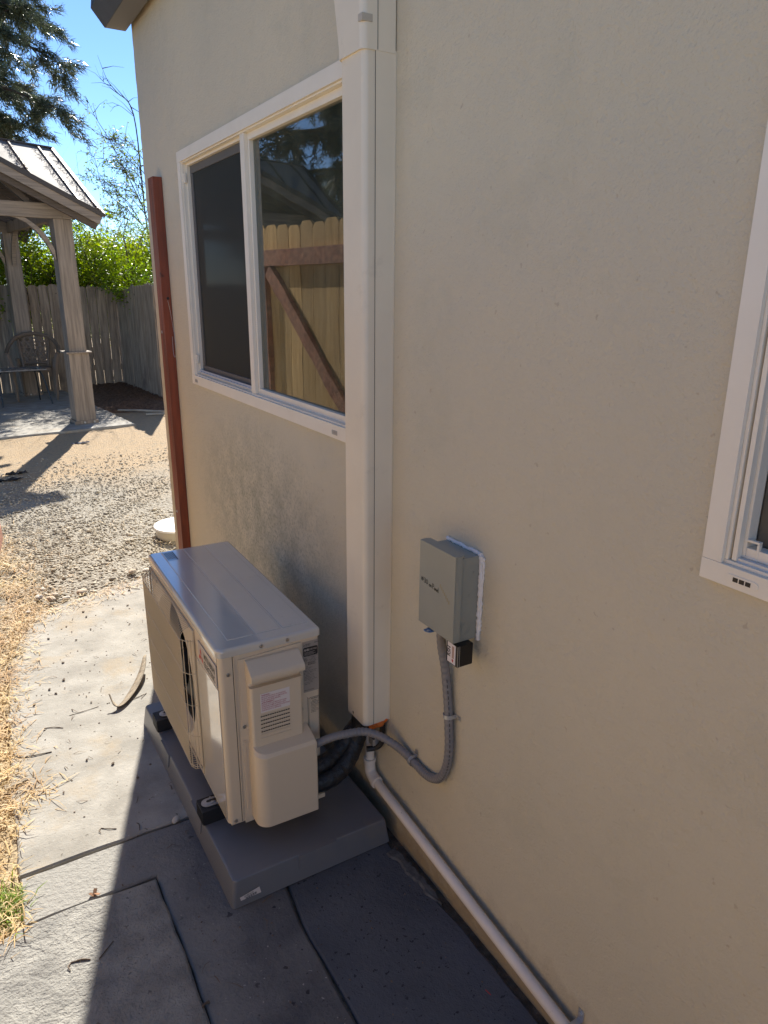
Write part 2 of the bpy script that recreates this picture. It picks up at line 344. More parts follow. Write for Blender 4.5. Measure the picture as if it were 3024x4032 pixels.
# ============================================================ SETTING: ground
def ground():
    # one sheet with a fine zone near the camera so it undulates slightly
    xs = np.concatenate([[-180,-60,-20,-9], np.linspace(-6,6,61), [9,20,60,180]])
    ys = np.concatenate([[-180,-60,-20,-6], np.linspace(-4,20,121), [26,40,80,200]])
    X, Y = np.meshgrid(xs, ys); Z = -.028 + .006*np.sin(X*3.1+Y*1.3)*np.cos(Y*2.3-X) + .004*rng.standard_normal(X.shape)
    V = np.stack([X.ravel(), Y.ravel(), Z.ravel()], 1); nx = len(xs)
    i, j = np.meshgrid(np.arange(nx-1), np.arange(len(ys)-1)); a = (j*nx+i).ravel()
    F = np.stack([a, a+1, a+nx+1, a+nx], 1)
    # gravel near, bare tan dirt further off
    m = mat('yard_ground', (.25,.215,.165), .95, col2=(.38,.345,.28), vsc=55, vdet=4, bump=[(60,.012,(1,1,1),'V'),(140,.005)], spk=((.16,.135,.10), 60, .66))
    n = m.node_tree.nodes; L = m.node_tree.links; b = n['Principled BSDF']; src = b.inputs['Base Color'].links[0].from_socket
    g = n.new('ShaderNodeNewGeometry'); sx = n.new('ShaderNodeSeparateXYZ'); L.new(g.outputs['Position'], sx.inputs[0])
    ns = n.new('ShaderNodeTexNoise'); ns.inputs['Scale'].default_value = 1.3; ns.inputs['Detail'].default_value = 6; L.new(g.outputs['Position'], ns.inputs[0])
    ad = n.new('ShaderNodeMath'); ad.operation = 'MULTIPLY_ADD'; L.new(ns.outputs[0], ad.inputs[0]); ad.inputs[1].default_value = 2.4; L.new(sx.outputs[1], ad.inputs[2])
    mr = n.new('ShaderNodeMapRange'); mr.inputs[1].default_value = 7.3; mr.inputs[2].default_value = 8.6; L.new(ad.outputs[0], mr.inputs[0])
    n2 = n.new('ShaderNodeTexNoise'); n2.inputs['Scale'].default_value = 24; n2.inputs['Detail'].default_value = 8; L.new(g.outputs['Position'], n2.inputs[0])
    cr = n.new('ShaderNodeMix'); cr.data_type = 'RGBA'; cr.inputs[6].default_value = (.40,.285,.165,1); cr.inputs[7].default_value = (.30,.235,.155,1)
    m2 = n.new('ShaderNodeMapRange'); m2.inputs[1].default_value = .5; m2.inputs[2].default_value = .68; L.new(n2.outputs[0], m2.inputs[0]); L.new(m2.outputs[0], cr.inputs[0])
    mx = n.new('ShaderNodeMix'); mx.data_type = 'RGBA'; L.new(mr.outputs[0], mx.inputs[0]); L.new(src, mx.inputs[6]); L.new(cr.outputs[2], mx.inputs[7])
    L.new(mx.outputs[2], b.inputs['Base Color'])
    o = npmesh('ground', V, F, m, smooth=60); tag(o, kind='structure')
ground()
def slab(name, poly, m, top=0.0, jit=.004, step=.06):
    pts = []
    for a, b in zip(poly, poly[1:]+poly[:1]):
        L_ = math.dist(a, b); k = max(1, int(L_/step)) if L_ < 6 else 8
        for i in range(k):
            t = i/k; pts.append((a[0]+(b[0]-a[0])*t+random.uniform(-jit,jit), a[1]+(b[1]-a[1])*t+random.uniform(-jit,jit)))
    g = G(); A = [g.bm.verts.new((p[0],p[1],top-.07)) for p in pts]; B = [g.bm.verts.new((p[0],p[1],top-.005)) for p in pts]
    c = Vector((sum(p[0] for p in pts)/len(pts), sum(p[1] for p in pts)/len(pts), 0))
    n = len(pts); T = []
    for i, p in enumerate(pts):
        a = Vector(pts[i-1]); b = Vector(pts[(i+1)%n]); d = (b-a).normalized(); T.append(g.bm.verts.new((p[0]-d.y*.006, p[1]+d.x*.006, top)))
    for X, Y in ((A,B),(B,T)):
        for i in range(n): g.bm.faces.new((X[i],X[(i+1)%n],Y[(i+1)%n],Y[i]))
    g.bm.faces.new(T); bmesh.ops.triangulate(g.bm, faces=g.bm.faces[-1:])
    o = g.build(name, m, smooth=0); tag(o, kind='structure'); return o
# main walkway slab beside the unit (sunlit), strip with a corner, raised rough slab, dark slab at the wall
slab('concrete_path', [(-1.066,2.021),(-.005,2.021),(-.005,4.2),(-.18,4.205),(-.42,4.12),(-.66,4.055),(-.83,3.94),(-.93,3.68),(-1.0,3.45),(-1.02,3.1),(-1.04,2.8),(-1.056,2.5)], m_conc, 0)
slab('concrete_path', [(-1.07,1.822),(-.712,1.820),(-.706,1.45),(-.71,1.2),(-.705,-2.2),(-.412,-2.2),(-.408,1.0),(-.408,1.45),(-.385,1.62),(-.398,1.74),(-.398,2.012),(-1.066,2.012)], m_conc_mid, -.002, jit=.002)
slab('concrete_path', [(-1.9,-2.2),(-.709,-2.2),(-.714,1.2),(-.710,1.45),(-.716,1.80),(-.90,1.818),(-1.08,1.813),(-1.16,1.785),(-1.35,1.70),(-1.9,1.6)], m_conc_rough, .007, jit=.0032)
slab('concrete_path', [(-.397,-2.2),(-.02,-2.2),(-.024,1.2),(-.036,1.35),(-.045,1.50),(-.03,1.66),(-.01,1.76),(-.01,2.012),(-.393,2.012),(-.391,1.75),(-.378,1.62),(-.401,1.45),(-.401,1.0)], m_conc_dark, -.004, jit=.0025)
# soil visible in the joints and along the foot of the wall
g = G(); g.face([(-3.0,-6,-.012),(-1.04,-6,-.012),(-1.04,3.5,-.012),(-1.0,3.8,-.012),(-1.15,4.6,-.014),(-3.0,5.2,-.014)])
tag(g.build('dry_soil', mat('dry_soil', (.33,.25,.15), .95, col2=(.44,.35,.22), vsc=12, bump=[(60,.012)]), smooth=0), kind='structure')
g = G(); g.face([(-2,-2.5,-.016),(0,-2.5,-.016),(0,2.08,-.016),(-2,2.08,-.016)]); tag(g.build('soil', m_soil, smooth=0), kind='structure')
slab('mortar_smear', [(-.072,1.55),(-.055,1.50),(-.060,1.44),(-.048,1.40),(-.052,1.35),(-.030,1.30),(-.014,1.34),(-.02,1.45),(-.03,1.56)], mat('mortar', (.15,.145,.14), .9, col2=(.08,.08,.08), vsc=40, bump=[(90,.003)]), .0005, jit=.004, step=.012)
# ============================================================ HOUSE
XW0 = 0.0
W1 = (1.86, 3.521, 1.235, 2.262); W2 = (-.55, .664, 1.243, 2.262)
house = empty('house', 'tan stucco house wall in shade carrying two white framed windows', 'house', (0,0,0))
def wallmesh():
    g = G(); bm = g.bm; tw = .035
    ops = [(W1[0]+tw, W1[1]-tw, W1[2]+tw, W1[3]-tw), (W2[0]+tw, W2[1]-tw, W2[2]+tw, W2[3]-tw)]
    Y1 = 4.205; ys = sorted({-5, Y1-.012} | {o[0] for o in ops} | {o[1] for o in ops}); zs = sorted({-.1, 2.965} | {o[2] for o in ops} | {o[3] for o in ops})
    inside = lambda y, z: any(o[0] < y < o[1] and o[2] < z < o[3] for o in ops)
    for y0, y1 in zip(ys, ys[1:]):
        for z0, z1 in zip(zs, zs[1:]):
            if not inside((y0+y1)/2, (z0+z1)/2): g.face([(0,y0,z0),(0,y0,z1),(0,y1,z1),(0,y1,z0)])
    for o in ops:      # reveals
        D = .13
        g.face([(0,o[0],o[2]),(D,o[0],o[2]),(D,o[1],o[2]),(0,o[1],o[2])]); g.face([(0,o[0],o[3]),(0,o[1],o[3]),(D,o[1],o[3]),(D,o[0],o[3])])
        g.face([(0,o[0],o[2]),(0,o[0],o[3]),(D,o[0],o[3]),(D,o[0],o[2])]); g.face([(0,o[1],o[2]),(D,o[1],o[2]),(D,o[1],o[3]),(0,o[1],o[3])])
    # bull-nosed far corner, slightly wavy, then the end wall and the rest of the body
    prof = arc(.012, Y1-.012, .012, 180, 90, 5); nz = 90; rows = []
    for k in range(nz+1):
        z = -.1 + 3.065*k/nz; w = random.uniform(-.0022,.0022)
        rows.append([bm.verts.new((p[0] + (w if i else 0), p[1] + (w if i else 0), z)) for i, p in enumerate(prof)])
    for a, b in zip(rows, rows[1:]):
        for i in range(len(prof)-1): bm.faces.new((a[i], b[i], b[i+1], a[i+1]))
    g.face([(.012,Y1,-.1),(.012,Y1,2.965),(7,Y1,2.965),(7,Y1,-.1)]); g.face([(7,Y1,-.1),(7,Y1,2.965),(7,-5,2.965),(7,-5,-.1)])
    g.face([(7,-5,-.1),(7,-5,2.965),(0,-5,2.965),(0,-5,-.1)]); g.face([(.1,-5,2.96),(7,-5,2.96),(7,Y1,2.96),(.1,Y1,2.96)])
    bmesh.ops.remove_doubles(bm, verts=bm.verts, dist=.0003); bmesh.ops.recalc_face_normals(bm, faces=bm.faces)
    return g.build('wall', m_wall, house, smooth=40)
wallmesh()
g = G(); g.box(.14,.16,-1.2,4.0,.8,2.8); g.build('room_wall', m_dark, house, smooth=0)
# eave: fascia, soffit, roof deck above
g = G(); g.prism([(-.122,2.910),(-.180,2.985),(-.162,3.10),(-.10,3.10),(-.10,2.925),(-.112,2.914)], 1, -5.3, 4.235, .002); g.build('fascia', m_eave, house)
g = G(); g.box(-.118,-.022,-5.3,4.233,2.911,2.923); g.build('soffit', m_eave2, house)
g = G(); g.prism([(-.021,2.913),(-.001,2.958),(-.001,2.99),(-.03,2.99),(-.03,2.925),(-.0215,2.925)], 1, -5.3, 4.232); g.build('frieze_board', m_eave, house)
g = G(); g.prism([(-.19,3.102),(-.19,3.14),(3.5,4.3),(7.3,3.14),(7.3,3.102)], 1, -5.35, 4.26); g.build('roof', mat('shingles',(.10,.095,.09),.9,col2=(.06,.06,.06),vsc=30), house)

def window(W, T=.044, J=.016):
    y0, y1, z0, z1 = W
    w = bpy.data.objects.new('window', None); COL.objects.link(w); w.parent = house; w.location = (0,(y0+y1)/2,z0); w.empty_display_size = .1
    oy, oz = (y0+y1)/2, z0
    def B(G_, x0,x1,a,b,c,d,bev=.0015): G_.box(x0,x1,a-oy,b-oy,c-oz,d-oz,bev)
    g = G(); P = -.014
    # flat retrofit trim, mitred look: butt joints with 1 mm steps
    B(g,P,.0-.001,y0,y1,z0,z0+T); B(g,P,-.001,y0,y1,z1-T,z1)
    B(g,P+.0006,-.001,y0,y0+T,z0+T,z1-T); B(g,P+.0006,-.001,y1-T,y1,z0+T,z1-T)
    # stepped inner jamb
    for (a,b) in ((-.006,.075),):
        B(g,a,b,y0+T,y1-T,z0+T,z0+T+.006); B(g,a,b,y0+T,y1-T,z1-T-.006,z1-T)
        B(g,a+.0005,b,y0+T,y0+T+.006,z0+T+.006,z1-T-.006); B(g,a+.0005,b,y1-T-.006,y1-T,z0+T+.006,z1-T-.006)
    B(g,.012,.07,y0+T+.006,y1-T-.006,z0+T+.006,z0+T+J); B(g,.012,.07,y0+T+.006,y1-T-.006,z1-T-J,z1-T-.006)
    B(g,.0125,.07,y1-T-J,y1-T-.006,z0+T+J,z1-T-J); B(g,.0125,.07,y0+T+.006,y0+T+J,z0+T+J,z1-T-J)
    g.build('frame', m_vinyl, w)
    return w, oy, oz, T, J, B
# --- window 1 (sliding, screen on the far half)
w1, oy, oz, T, J, B = window(W1)
ym = 2.715
g = G(); B(g,-.004,.06,ym-.030,ym+.012,W1[2]+T+.006,W1[3]-T-.006,.003); B(g,.012,.05,ym+.013,ym+.030,W1[2]+T+J,W1[3]-T-J,.002); g.build('mullion', m_vinyl, w1)
yi0, yi1, zi0, zi1 = W1[0]+T+J, W1[1]-T-J, W1[2]+T+J, W1[3]-T-J
g = G()   # glazing bead of the fixed near pane
B(g,.010,.030,yi0,ym-.031,zi0,zi0+.012); B(g,.010,.030,yi0,ym-.031,zi1-.014,zi1); B(g,.0105,.03,ym-.045,ym-.031,zi0+.012,zi1-.014); g.build('glazing_bead', m_vinyl, w1)
g = G(); B(g,.026,.030,yi0,ym-.031,zi0,zi1,0); g.build('pane', m_glass, w1)
g = G(); s_ = .032
B(g,.026,.038,ym+.030,yi1,zi0,zi0+s_,.003); B(g,.026,.038,ym+.030,yi1,zi1-s_,zi1,.003); B(g,.0265,.038,ym+.030,ym+.03+.012,zi0+s_,zi1-s_,.002); B(g,.0265,.038,yi1-s_,yi1,zi0+s_,zi1-s_,.003)
sf = g.build('screen_frame', m_screenframe, w1)
g = G(); B(g,.031,.033,ym+.042,yi1-s_,zi0+s_,zi1-s_,0); g.build('screen', m_screen, w1)
g = G(); B(g,.003,.0245,ym+.03,yi1,zi0,zi0+.004,.001); B(g,.010,.013,ym+.03,yi1,zi0+.004,zi0+.012,0); g.build('track', m_alu, w1)
for zc in (zi0+.06, zi1-.05): g = G(); g.box(-.002,.010, yi1-.004-oy, yi1+.008-oy, zc-.02-oz, zc+.02-oz, .002); g.build('latch_tab', m_vinyl, w1)
for yc in (W1[1]-.07, 1.975): g = G(); g.box(-.0155,-.0135, yc-.018-oy, yc+.018-oy, W1[2]+.012-oz, W1[2]+.026-oz, .0005); g.build('weep_cover', m_galv, w1)
# --- window 2 (near, cut by the right edge of the picture)
w2, oy, oz, T, J, B = window(W2, .034, .011)
yi0, yi1, zi0, zi1 = W2[0]+T+J, W2[1]-T-J, W2[2]+T+J, W2[3]-T-J
g = G(); B(g,-.003,.010,W2[1]-T-.018,W2[1]-T-.010,zi0-.004,zi1,.001); B(g,.0105,.034,yi1-.012,yi1-.0005,zi0,zi1,.002); B(g,.011,.034,yi0,yi1-.012,zi0,zi0+.018,.002); g.build('sash', m_vinyl, w2)
g = G(); B(g,.000,.0095,yi0,yi1-.002,zi0-.006,zi0+.001,.001); g.build('track', m_alu, w2)
g = G(); B(g,.036,.038,yi0,yi1-.012,zi0+.018,zi1,0); g.build('screen', m_mesh2, w2)
g = G()
for k in range(9): 
    yy = yi1-.045-.085*k; B(g,.029,.0352,yy-.0015,yy+.0015,zi0+.018,zi1,0)
g.build('blind_edge', m_screenframe, w2)
g = G(); yc, zc, a, t_ = .602, 1.304, .0155, .0040      # square pull ring of the screen
for (p0,p1,q0,q1) in ((-a,a,-a,-a+t_),(-a,a,a-t_,a),(-a,-a+t_,-a+t_,a-t_),(a-t_,a,-a+t_,a-t_)): g.box(.010,.018, yc+p0-oy, yc+p1-oy, zc+q0-oz, zc+q1-oz, .0012)
g.build('pull_ring', m_vinyl, w2)
g = G(); pts = arc(-.020,0,.0068,90,270,8)+arc(.020,0,.0068,-90,90,8); g.prism([(p[0]+.590-oy, p[1]+W2[2]+.016-oz) for p in pts], 0, -.0155, -.0135, .0006); wc = g.build('weep_cover', m_vinyl, w2)
g = G()
for k in (-1,0,1): g.box(-.0160,-.0150, .590+k*.0105-.0042-oy, .590+k*.0105+.0042-oy, W2[2]+.0125-oz, W2[2]+.0195-oz)
g.build('weep_slot', m_lblblk, wc, smooth=0)

# ============================================================ LINE SET COVER (duct up the wall)
duct = empty('line_set_cover', 'tall beige plastic duct cover running up the wall past the window edge', 'duct cover', (0,1.70,.40))
def DP(pts): return [(x, y-1.70) for x, y in pts]
R_ = .016; X1 = -.088; YA, YB = 1.652, 1.772
prof = DP([(-.002,YA),(-.058,YA+.0005)] + [(X1+R_+R_*math.cos(math.radians(a)), YA+R_+R_*math.sin(math.radians(a))) for a in range(270,179,-12)] + [(X1,YB-.012),(X1+.012,YB),(-.002,YB)])
g = G(); g.prism(prof, 2, .0, 1.83, 0); g.build('cover', m_duct, duct)
g = G(); g.box(-.057,-.0015, YA-.0016-1.70, YA-.0002-1.70, .003, 1.822, 0); g.box(-.003,-.0005, YA-.004-1.70, YB+.004-1.70, .003, 1.82); g.build('base', m_duct, duct, smooth=0)
k_ = 1.045
prof2 = [(x*1.05 - (0.001), y*1.07) for x, y in prof]
g = G(); A = [(x-.0, y) for x, y in prof2]
vA = [g.bm.verts.new((x, y, 1.815)) for x, y in A]; vB = [g.bm.verts.new((x, y + (.065 if y > .03 else 0), 2.15)) for x, y in A]
vA2 = [g.bm.verts.new((x, y, 1.835)) for x, y in A]
for X, Y in ((vA,vA2),(vA2,vB)):
    for i in range(len(X)): g.bm.faces.new((X[i],X[(i+1)%len(X)],Y[(i+1)%len(X)],Y[i]))
g.bm.faces.new(vA[::-1]); g.bm.faces.new(vB); cpl = g.build('coupling', m_duct, duct)
g = G(); g.box(-.052,-.0512, prof2[0][1]-.0008, prof2[0][1]+.0005, 1.817, 2.14); g.build('coupling_seam', m_txtgrey, cpl, smooth=0)
g = G(); g.box(-.0950,-.066, prof2[0][1]-.0020, prof2[0][1]+.018, 1.869, 1.885, .002); g.build('clip', mat('clip_recess',(.50,.45,.37),.5), cpl)
g = G(); g.box(-.0572,-.0562, YA-.0022-1.70, YA-.0012-1.70, .0, 1.815); g.build('seam', m_txtgrey, duct, smooth=0)
# orange foam and the black insulated lines dropping from it
g = G()
for c, rr_ in (((-.03,1.668,.392),.020),((-.05,1.667,.388),.016),((-.012,1.665,.402),.017),((-.03,1.76,.395),.018),((-.06,1.69,.402),.022),((-.02,1.70,.398),.022)): g.ico(c, rr_, 2, .16, (1,1,.8))
tag(g.build('foam_sealant', m_foam, smooth=80), 'orange foam sealant bulging from the bottom of the duct cover', 'foam sealant')
def wrapped(path, rad):
    P = spline(path, 12); n = len(P); return P, [rad*(1+.015*math.sin(i*1.9)+.015*math.sin(i*5.1)) for i in range(n)]
lines = empty('refrigerant_lines', 'thick black wrapped pipes curving from the unit up into the duct cover', 'pipes', (-.15,1.70,.2))
o_ = Vector((-.15,1.70,.2))
for i, pth in enumerate([[(-.31,1.72,.235),(-.25,1.70,.225),(-.19,1.69,.232),(-.13,1.70,.26),(-.085,1.72,.31),(-.062,1.725,.37),(-.055,1.725,.44)],
                         [(-.31,1.74,.275),(-.25,1.72,.268),(-.19,1.715,.275),(-.135,1.725,.30),(-.085,1.735,.34),(-.05,1.73,.38),(-.035,1.72,.44)]]):
    P, R__ = wrapped([Vector(p)-o_ for p in pth], .031 if i == 0 else .027); g = G(); g.tube(P, R__, 18); g.build('insulated_line', m_pipeblk, lines)
g = G(); g.tube([Vector(p)-o_ for p in spline([(-.012,1.672,.42),(-.016,1.668,.345),(-.02,1.667,.31),(-.035,1.68,.29),(-.06,1.69,.288)],6)], .009, 10); g.build('cable', m_pipeblk, lines)
g = G(); g.box(-.045+.15,-.02+.15, -.02-.005,.004, .10,.125, .003); g.build('silver_tape', m_galv, lines)

# ============================================================ OUTDOOR UNIT
U = empty('condenser_unit', 'ivory outdoor air conditioner with front grille standing on grey pad', 'air conditioner', (-.506,1.734,.140), -.017)
LX, LY, LZ = .311, .862, .568        # lid bottom at z .568 local
ZB = .140
def cs(x0,x1,y0,y1,rad): 
    return arc(x0+rad,y0+rad,rad,180,270,6)+arc(x1-rad*.6,y0+rad*.6,rad*.6,270,360,5)+arc(x1-rad*.6,y1-rad*.6,rad*.6,0,90,5)+arc(x0+rad,y1-rad,rad,90,180,6)
# casing with the fan opening in the front: open-front shell assembled from panels
FY, FZ, FR = .552, .287, .244       # fan centre / radius (local)
g = G(); bm = g.bm
outer = cs(.003,LX-.004,.003,LY-.003,.017)
lo = [bm.verts.new((p[0],p[1],0.012)) for p in outer]; hi = [bm.verts.new((p[0],p[1],LZ+.004)) for p in outer]
n = len(outer)
for i in range(n):
    if i == n-1: continue     # leave out the flat front strip (replaced below)
    bm.faces.new((lo[i],lo[(i+1)%n],hi[(i+1)%n],hi[i]))
bm.faces.new(lo[::-1])
# front sheet with a round hole
y_a, y_b = outer[0][1], outer[-1][1]; z_a, z_b = .012, LZ+.004; SEG = 48
hole = [bm.verts.new((.003, FY+FR*math.cos(2*PI*k/SEG), FZ+FR*math.sin(2*PI*k/SEG))) for k in range(SEG)]
hole2 = [bm.verts.new((.040, FY+(FR-.02)*math.cos(2*PI*k/SEG), FZ+(FR-.02)*math.sin(2*PI*k/SEG))) for k in range(SEG)]
for k in range(SEG): bm.faces.new((hole[k],hole[(k+1)%SEG],hole2[(k+1)%SEG],hole2[k]))
def edgept(a):
    c, s__ = math.cos(a), math.sin(a); t = 1e9
    if c > 1e-6: t = min(t, (y_b-FY)/c)
    if c < -1e-6: t = min(t, (y_a-FY)/c)
    if s__ > 1e-6: t = min(t, (z_b-FZ)/s__)
    if s__ < -1e-6: t = min(t, (z_a-FZ)/s__)
    return (.003, FY+c*t, FZ+s__*t)
outr = [bm.verts.new(edgept(2*PI*k/SEG)) for k in range(SEG)]
for k in range(SEG): bm.faces.new((outr[k],outr[(k+1)%SEG],hole[(k+1)%SEG],hole[k]))
for cyy, czz in ((y_a,z_a),(y_b,z_a),(y_a,z_b),(y_b,z_b)):
    # fill the corner between the two neighbouring rim points
    ang = math.atan2(czz-FZ, cyy-FY) % (2*PI); k = int(ang/(2*PI/SEG)); v = bm.verts.new((.003,cyy,czz))
    bm.faces.new((outr[k], v, outr[(k+1)%SEG]))
bmesh.ops.remove_doubles(bm, verts=bm.verts, dist=.0002); bmesh.ops.recalc_face_normals(bm, faces=bm.faces)
casing = g.build('casing', m_ivory, U)
g = G(); g.box(.10,.104,.02,LY-.02,.03,LZ-.01); g.build('coil', m_fin, U, smooth=0)
fan = G(); fan.disc((.05,FY,FZ),(-1,0,0),.045,.03,24,.004)
for b_ in range(3):
    a0 = b_*2*PI/3; pts = []
    for i in range(9):
        for e in (0,1):
            rr_ = .04+.17*i/8; aa = a0 + (0 if e else .9*(.5+.5*i/8)) + .25*i/8
            pts.append(fan.bm.verts.new((.045 + (.035 if e else 0), FY+rr_*math.cos(aa), FZ+rr_*math.sin(aa))))
    for i in range(8): fan.bm.faces.new((pts[2*i],pts[2*i+1],pts[2*i+3],pts[2*i+2]))
fan.build('fan', m_fan, U)
# base pan lip + feet
g = G(); g.box(.012,LX-.008,.012,LY-.012,0,.0118,.002); g.build('base_pan', m_ivory, U)
def foot_bm(y):
    g = G(); pts = arc(-.022,0,.019,90,270,10); 
    g.prism([(p[0], y+p[1]) for p in pts] + [(.05,y-.019),(.05,y+.019)], 2, -.004, -.0008, .0006)
    g.prism([(p[0]*1.0, y+p[1]*.62) for p in arc(-.020,0,.014,90,270,10)] + [(.0,y-.0087),(.0,y+.0087)], 2, -.0008, .0022, .0006)
    return g
for y in (.150,.715):
    ft = foot_bm(y).build('foot', m_galv, U)
    g = G(); g.prism([(p[0], y+p[1]) for p in arc(-.020,0,.0052,90,270,8)+arc(.004,0,.0052,-90,90,8)], 2, .0023, .0030); g.build('slot', m_lblblk, ft, smooth=0)
    for s__ in (-1,1): g = G(); g.disc((-.010, y+s__*.011, .001),(0,0,1),.0032,.006,10,.0012); g.build('bolt', m_galv, ft)
g = G(); g.box(LX-.06,LX+.004,-.004,.03,-.004,.012,.003); g.build('foot', m_ivory, U)
# lid
g = G(); g.prism([(p[0], p[1]) for p in cs(-.001,LX+.002,-.001,LY+.002,.020)], 2, LZ, LZ+.0245, 0)
lid_b = [v for v in g.bm.verts]; es = [e for e in g.bm.edges if all(abs(v.co.z-(LZ+.0245)) < 1e-5 for v in e.verts)]
bmesh.ops.bevel(g.bm, geom=es, offset=.010, segments=4, affect='EDGES', profile=.55)
lid = g.build('lid', m_lid, U)
ZT = LZ+.0245
for x0, x1 in ((.046,.124),(.130,.206),(.213,.288)): g = G(); g.box(x0,x1,.050,LY-.018,ZT-.002,ZT+.0022,.0018,3); g.build('pressed_panel', m_lid, lid)
g = G(); g.box(.048,.088,LY-.118,LY-.022,ZT+.0024,ZT+.0028); tl = g.build('caution_label', m_bluelbl, lid, smooth=0)
g = G()
for k in range(7): g.box(.052+.005*k,.0545+.005*k,LY-.105,LY-.03,ZT+.0029,ZT+.0031)
g.box(.082,.086,LY-.112,LY-.028,ZT+.0029,ZT+.0031); g.build('print', m_txtgrey, tl, smooth=0)
# side (near end) service panel, corner seam, ribs
g = G(); g.prism([(.052,.0),(.052,.345),(.058,.360),(.058,.548),(.250,.556),(.250,.395),(.262,.378),(.262,.10),(.262,.0)], 1, -.0002, -.0034+.003, 0)
g.bm.free(); g = G(); g.prism([(.052,.004),(.052,.330),(.058,.350),(.058,.552),(.250,.560),(.250,.390),(.262,.374),(.262,.004)], 1, .0032, -.0012, .0012); g.build('service_panel', m_ivory, U)
g = G(); g.box(.0425,.0437,.0018,.0034,.012,LZ); g.box(.2665,.2672,.0018,.0034,.02,.37); g.build('panel_seam', m_txtgrey, U, smooth=0)
for q in ((.0445,.0475,-.0006,.003,.02,LZ-.004,.001),(.059,.066,-.0036,-.001,.05,.29,.0018),(.270,.275,-.0006,.003,.05,.365,.001)): g = G(); g.box(*q); g.build('pressed_rib', m_ivory, U)
def screw(x, z, y=-.0012, par=None):
    g = G(); g.disc((x,y,z),(0,-1,0),.0058,.0012,16,.0004); g.disc((x,y-.0012,z),(0,-1,0),.0042,.0026,14,.0012); return g.build('screw', m_screw, par or U)
for x, z, y in ((.029,.512,.003),(.066,.335,-.0012),(.024,.020,.003),(.128,.578,-.001),(.207,.578,-.001),(.190,.543,-.0012),(.245,.338,-.0012)): screw(x, z, y)
# electrical cover: upper body with hood handle + lower box
def rprof(x0,x1,yf,rl,rr_): # plan profile with rounded front corners
    return [(x0,.0)] + [(x0+rl+rl*math.cos(math.radians(a)), yf+rl+rl*math.sin(math.radians(a))) for a in range(180,271,15)] + \
           [(x1-rr_+rr_*math.cos(math.radians(a)), yf+rr_+rr_*math.sin(math.radians(a))) for a in range(270,361,18)] + [(x1,.0)]
cov = G()
cov.prism(rprof(.078,.236,-.034,.010,.008), 2, .250, .470, 0)               # upper body
cov.prism(rprof(.078,.236,-.018,.010,.008), 2, .470, .4865, 0)              # back of the hand grip pocket
# front lip sloping into pocket
cov.prism([(-.0338,.4702),(-.0338,.458),(-.019,.4702)], 0, .086,.228)
low = rprof(.074,.262,-.074,.036,.006)
A = [cov.bm.verts.new((x,y,.022)) for x, y in low]; Bv = [cov.bm.verts.new((x,y,.258+ (y+.074)*.28)) for x, y in low]
Cv = [cov.bm.verts.new((x + (.005 if x < .15 else -.004), min(y+.006,0), .268+(y+.074)*.28)) for x, y in low]
for X, Y in ((A,Bv),(Bv,Cv)):
    for i in range(len(X)-1): cov.bm.faces.new((X[i],X[i+1],Y[i+1],Y[i]))
cov.bm.faces.new(A[::-1]); cov.bm.faces.new(Cv); bmesh.ops.recalc_face_normals(cov.bm, faces=cov.bm.faces)
cover = cov.build('electrical_cover', m_ivoryp, U, smooth=30)
g = G(); g.prism([(.0,.548),(-.010,.5475),(-.052,.520),(-.056,.512),(-.056,.500),(-.050,.4955),(-.020,.4868),(0,.4866)], 0, .076, .238, .003, 2); g.build('handle_hood', m_ivoryp, cover)
g = G(); lou = G()
for k in range(7):
    z = .375-.0125*k
    if k < 5:
        for j in range(13): g.box(.1045+.0069*j,.1100+.0069*j,-.0352,-.0338,z-.0022,z+.0016)
    lou.box(.103,.195,-.0362,-.0338,z+.0018,z+.0042,.0008)
g.build('vent_slot', m_lblblk, cover, smooth=0); lou.build('louvre', m_ivoryp, cover)
# warning sticker with its wording
def MY(x, y, z): return Matrix.Translation((x,y,z)) @ Matrix.Rotation(PI/2,4,'X')     # text standing on the -y face
g = G(); g.box(.106,.195,-.0348,-.0341,.386,.447); st = g.build('warning_sticker', m_lblwhite, cover, smooth=0)
g = G(); lines_ = ["WARNING :","RISK OF ELECTRIC SHOCK, CAN CAUSE INJURY","OR DEATH. DISCONNECT ALL REMOTE ELECTRIC","POWER SUPPLIES BEFORE SERVICING.","AVERTISSEMENT :","RISQUE DE CHOCS ELECTRIQUES, PEUT CAUSER","DES BLESSURES ET MEME ENTRAINER LA MORT.","COUPER LES SOURCES D'ALIMENTATION ELECTRIQUE","A DISTANCE AVANT LE DEPANNAGE."]
for k, t in enumerate(lines_): g.text(t, .0056, MY(.109,-.0350,.4400-.0061*k), .62 if k not in (0,4) else .9, .03 if k in (0,4) else .012)
g.build('print', m_pinkred, st, smooth=0)
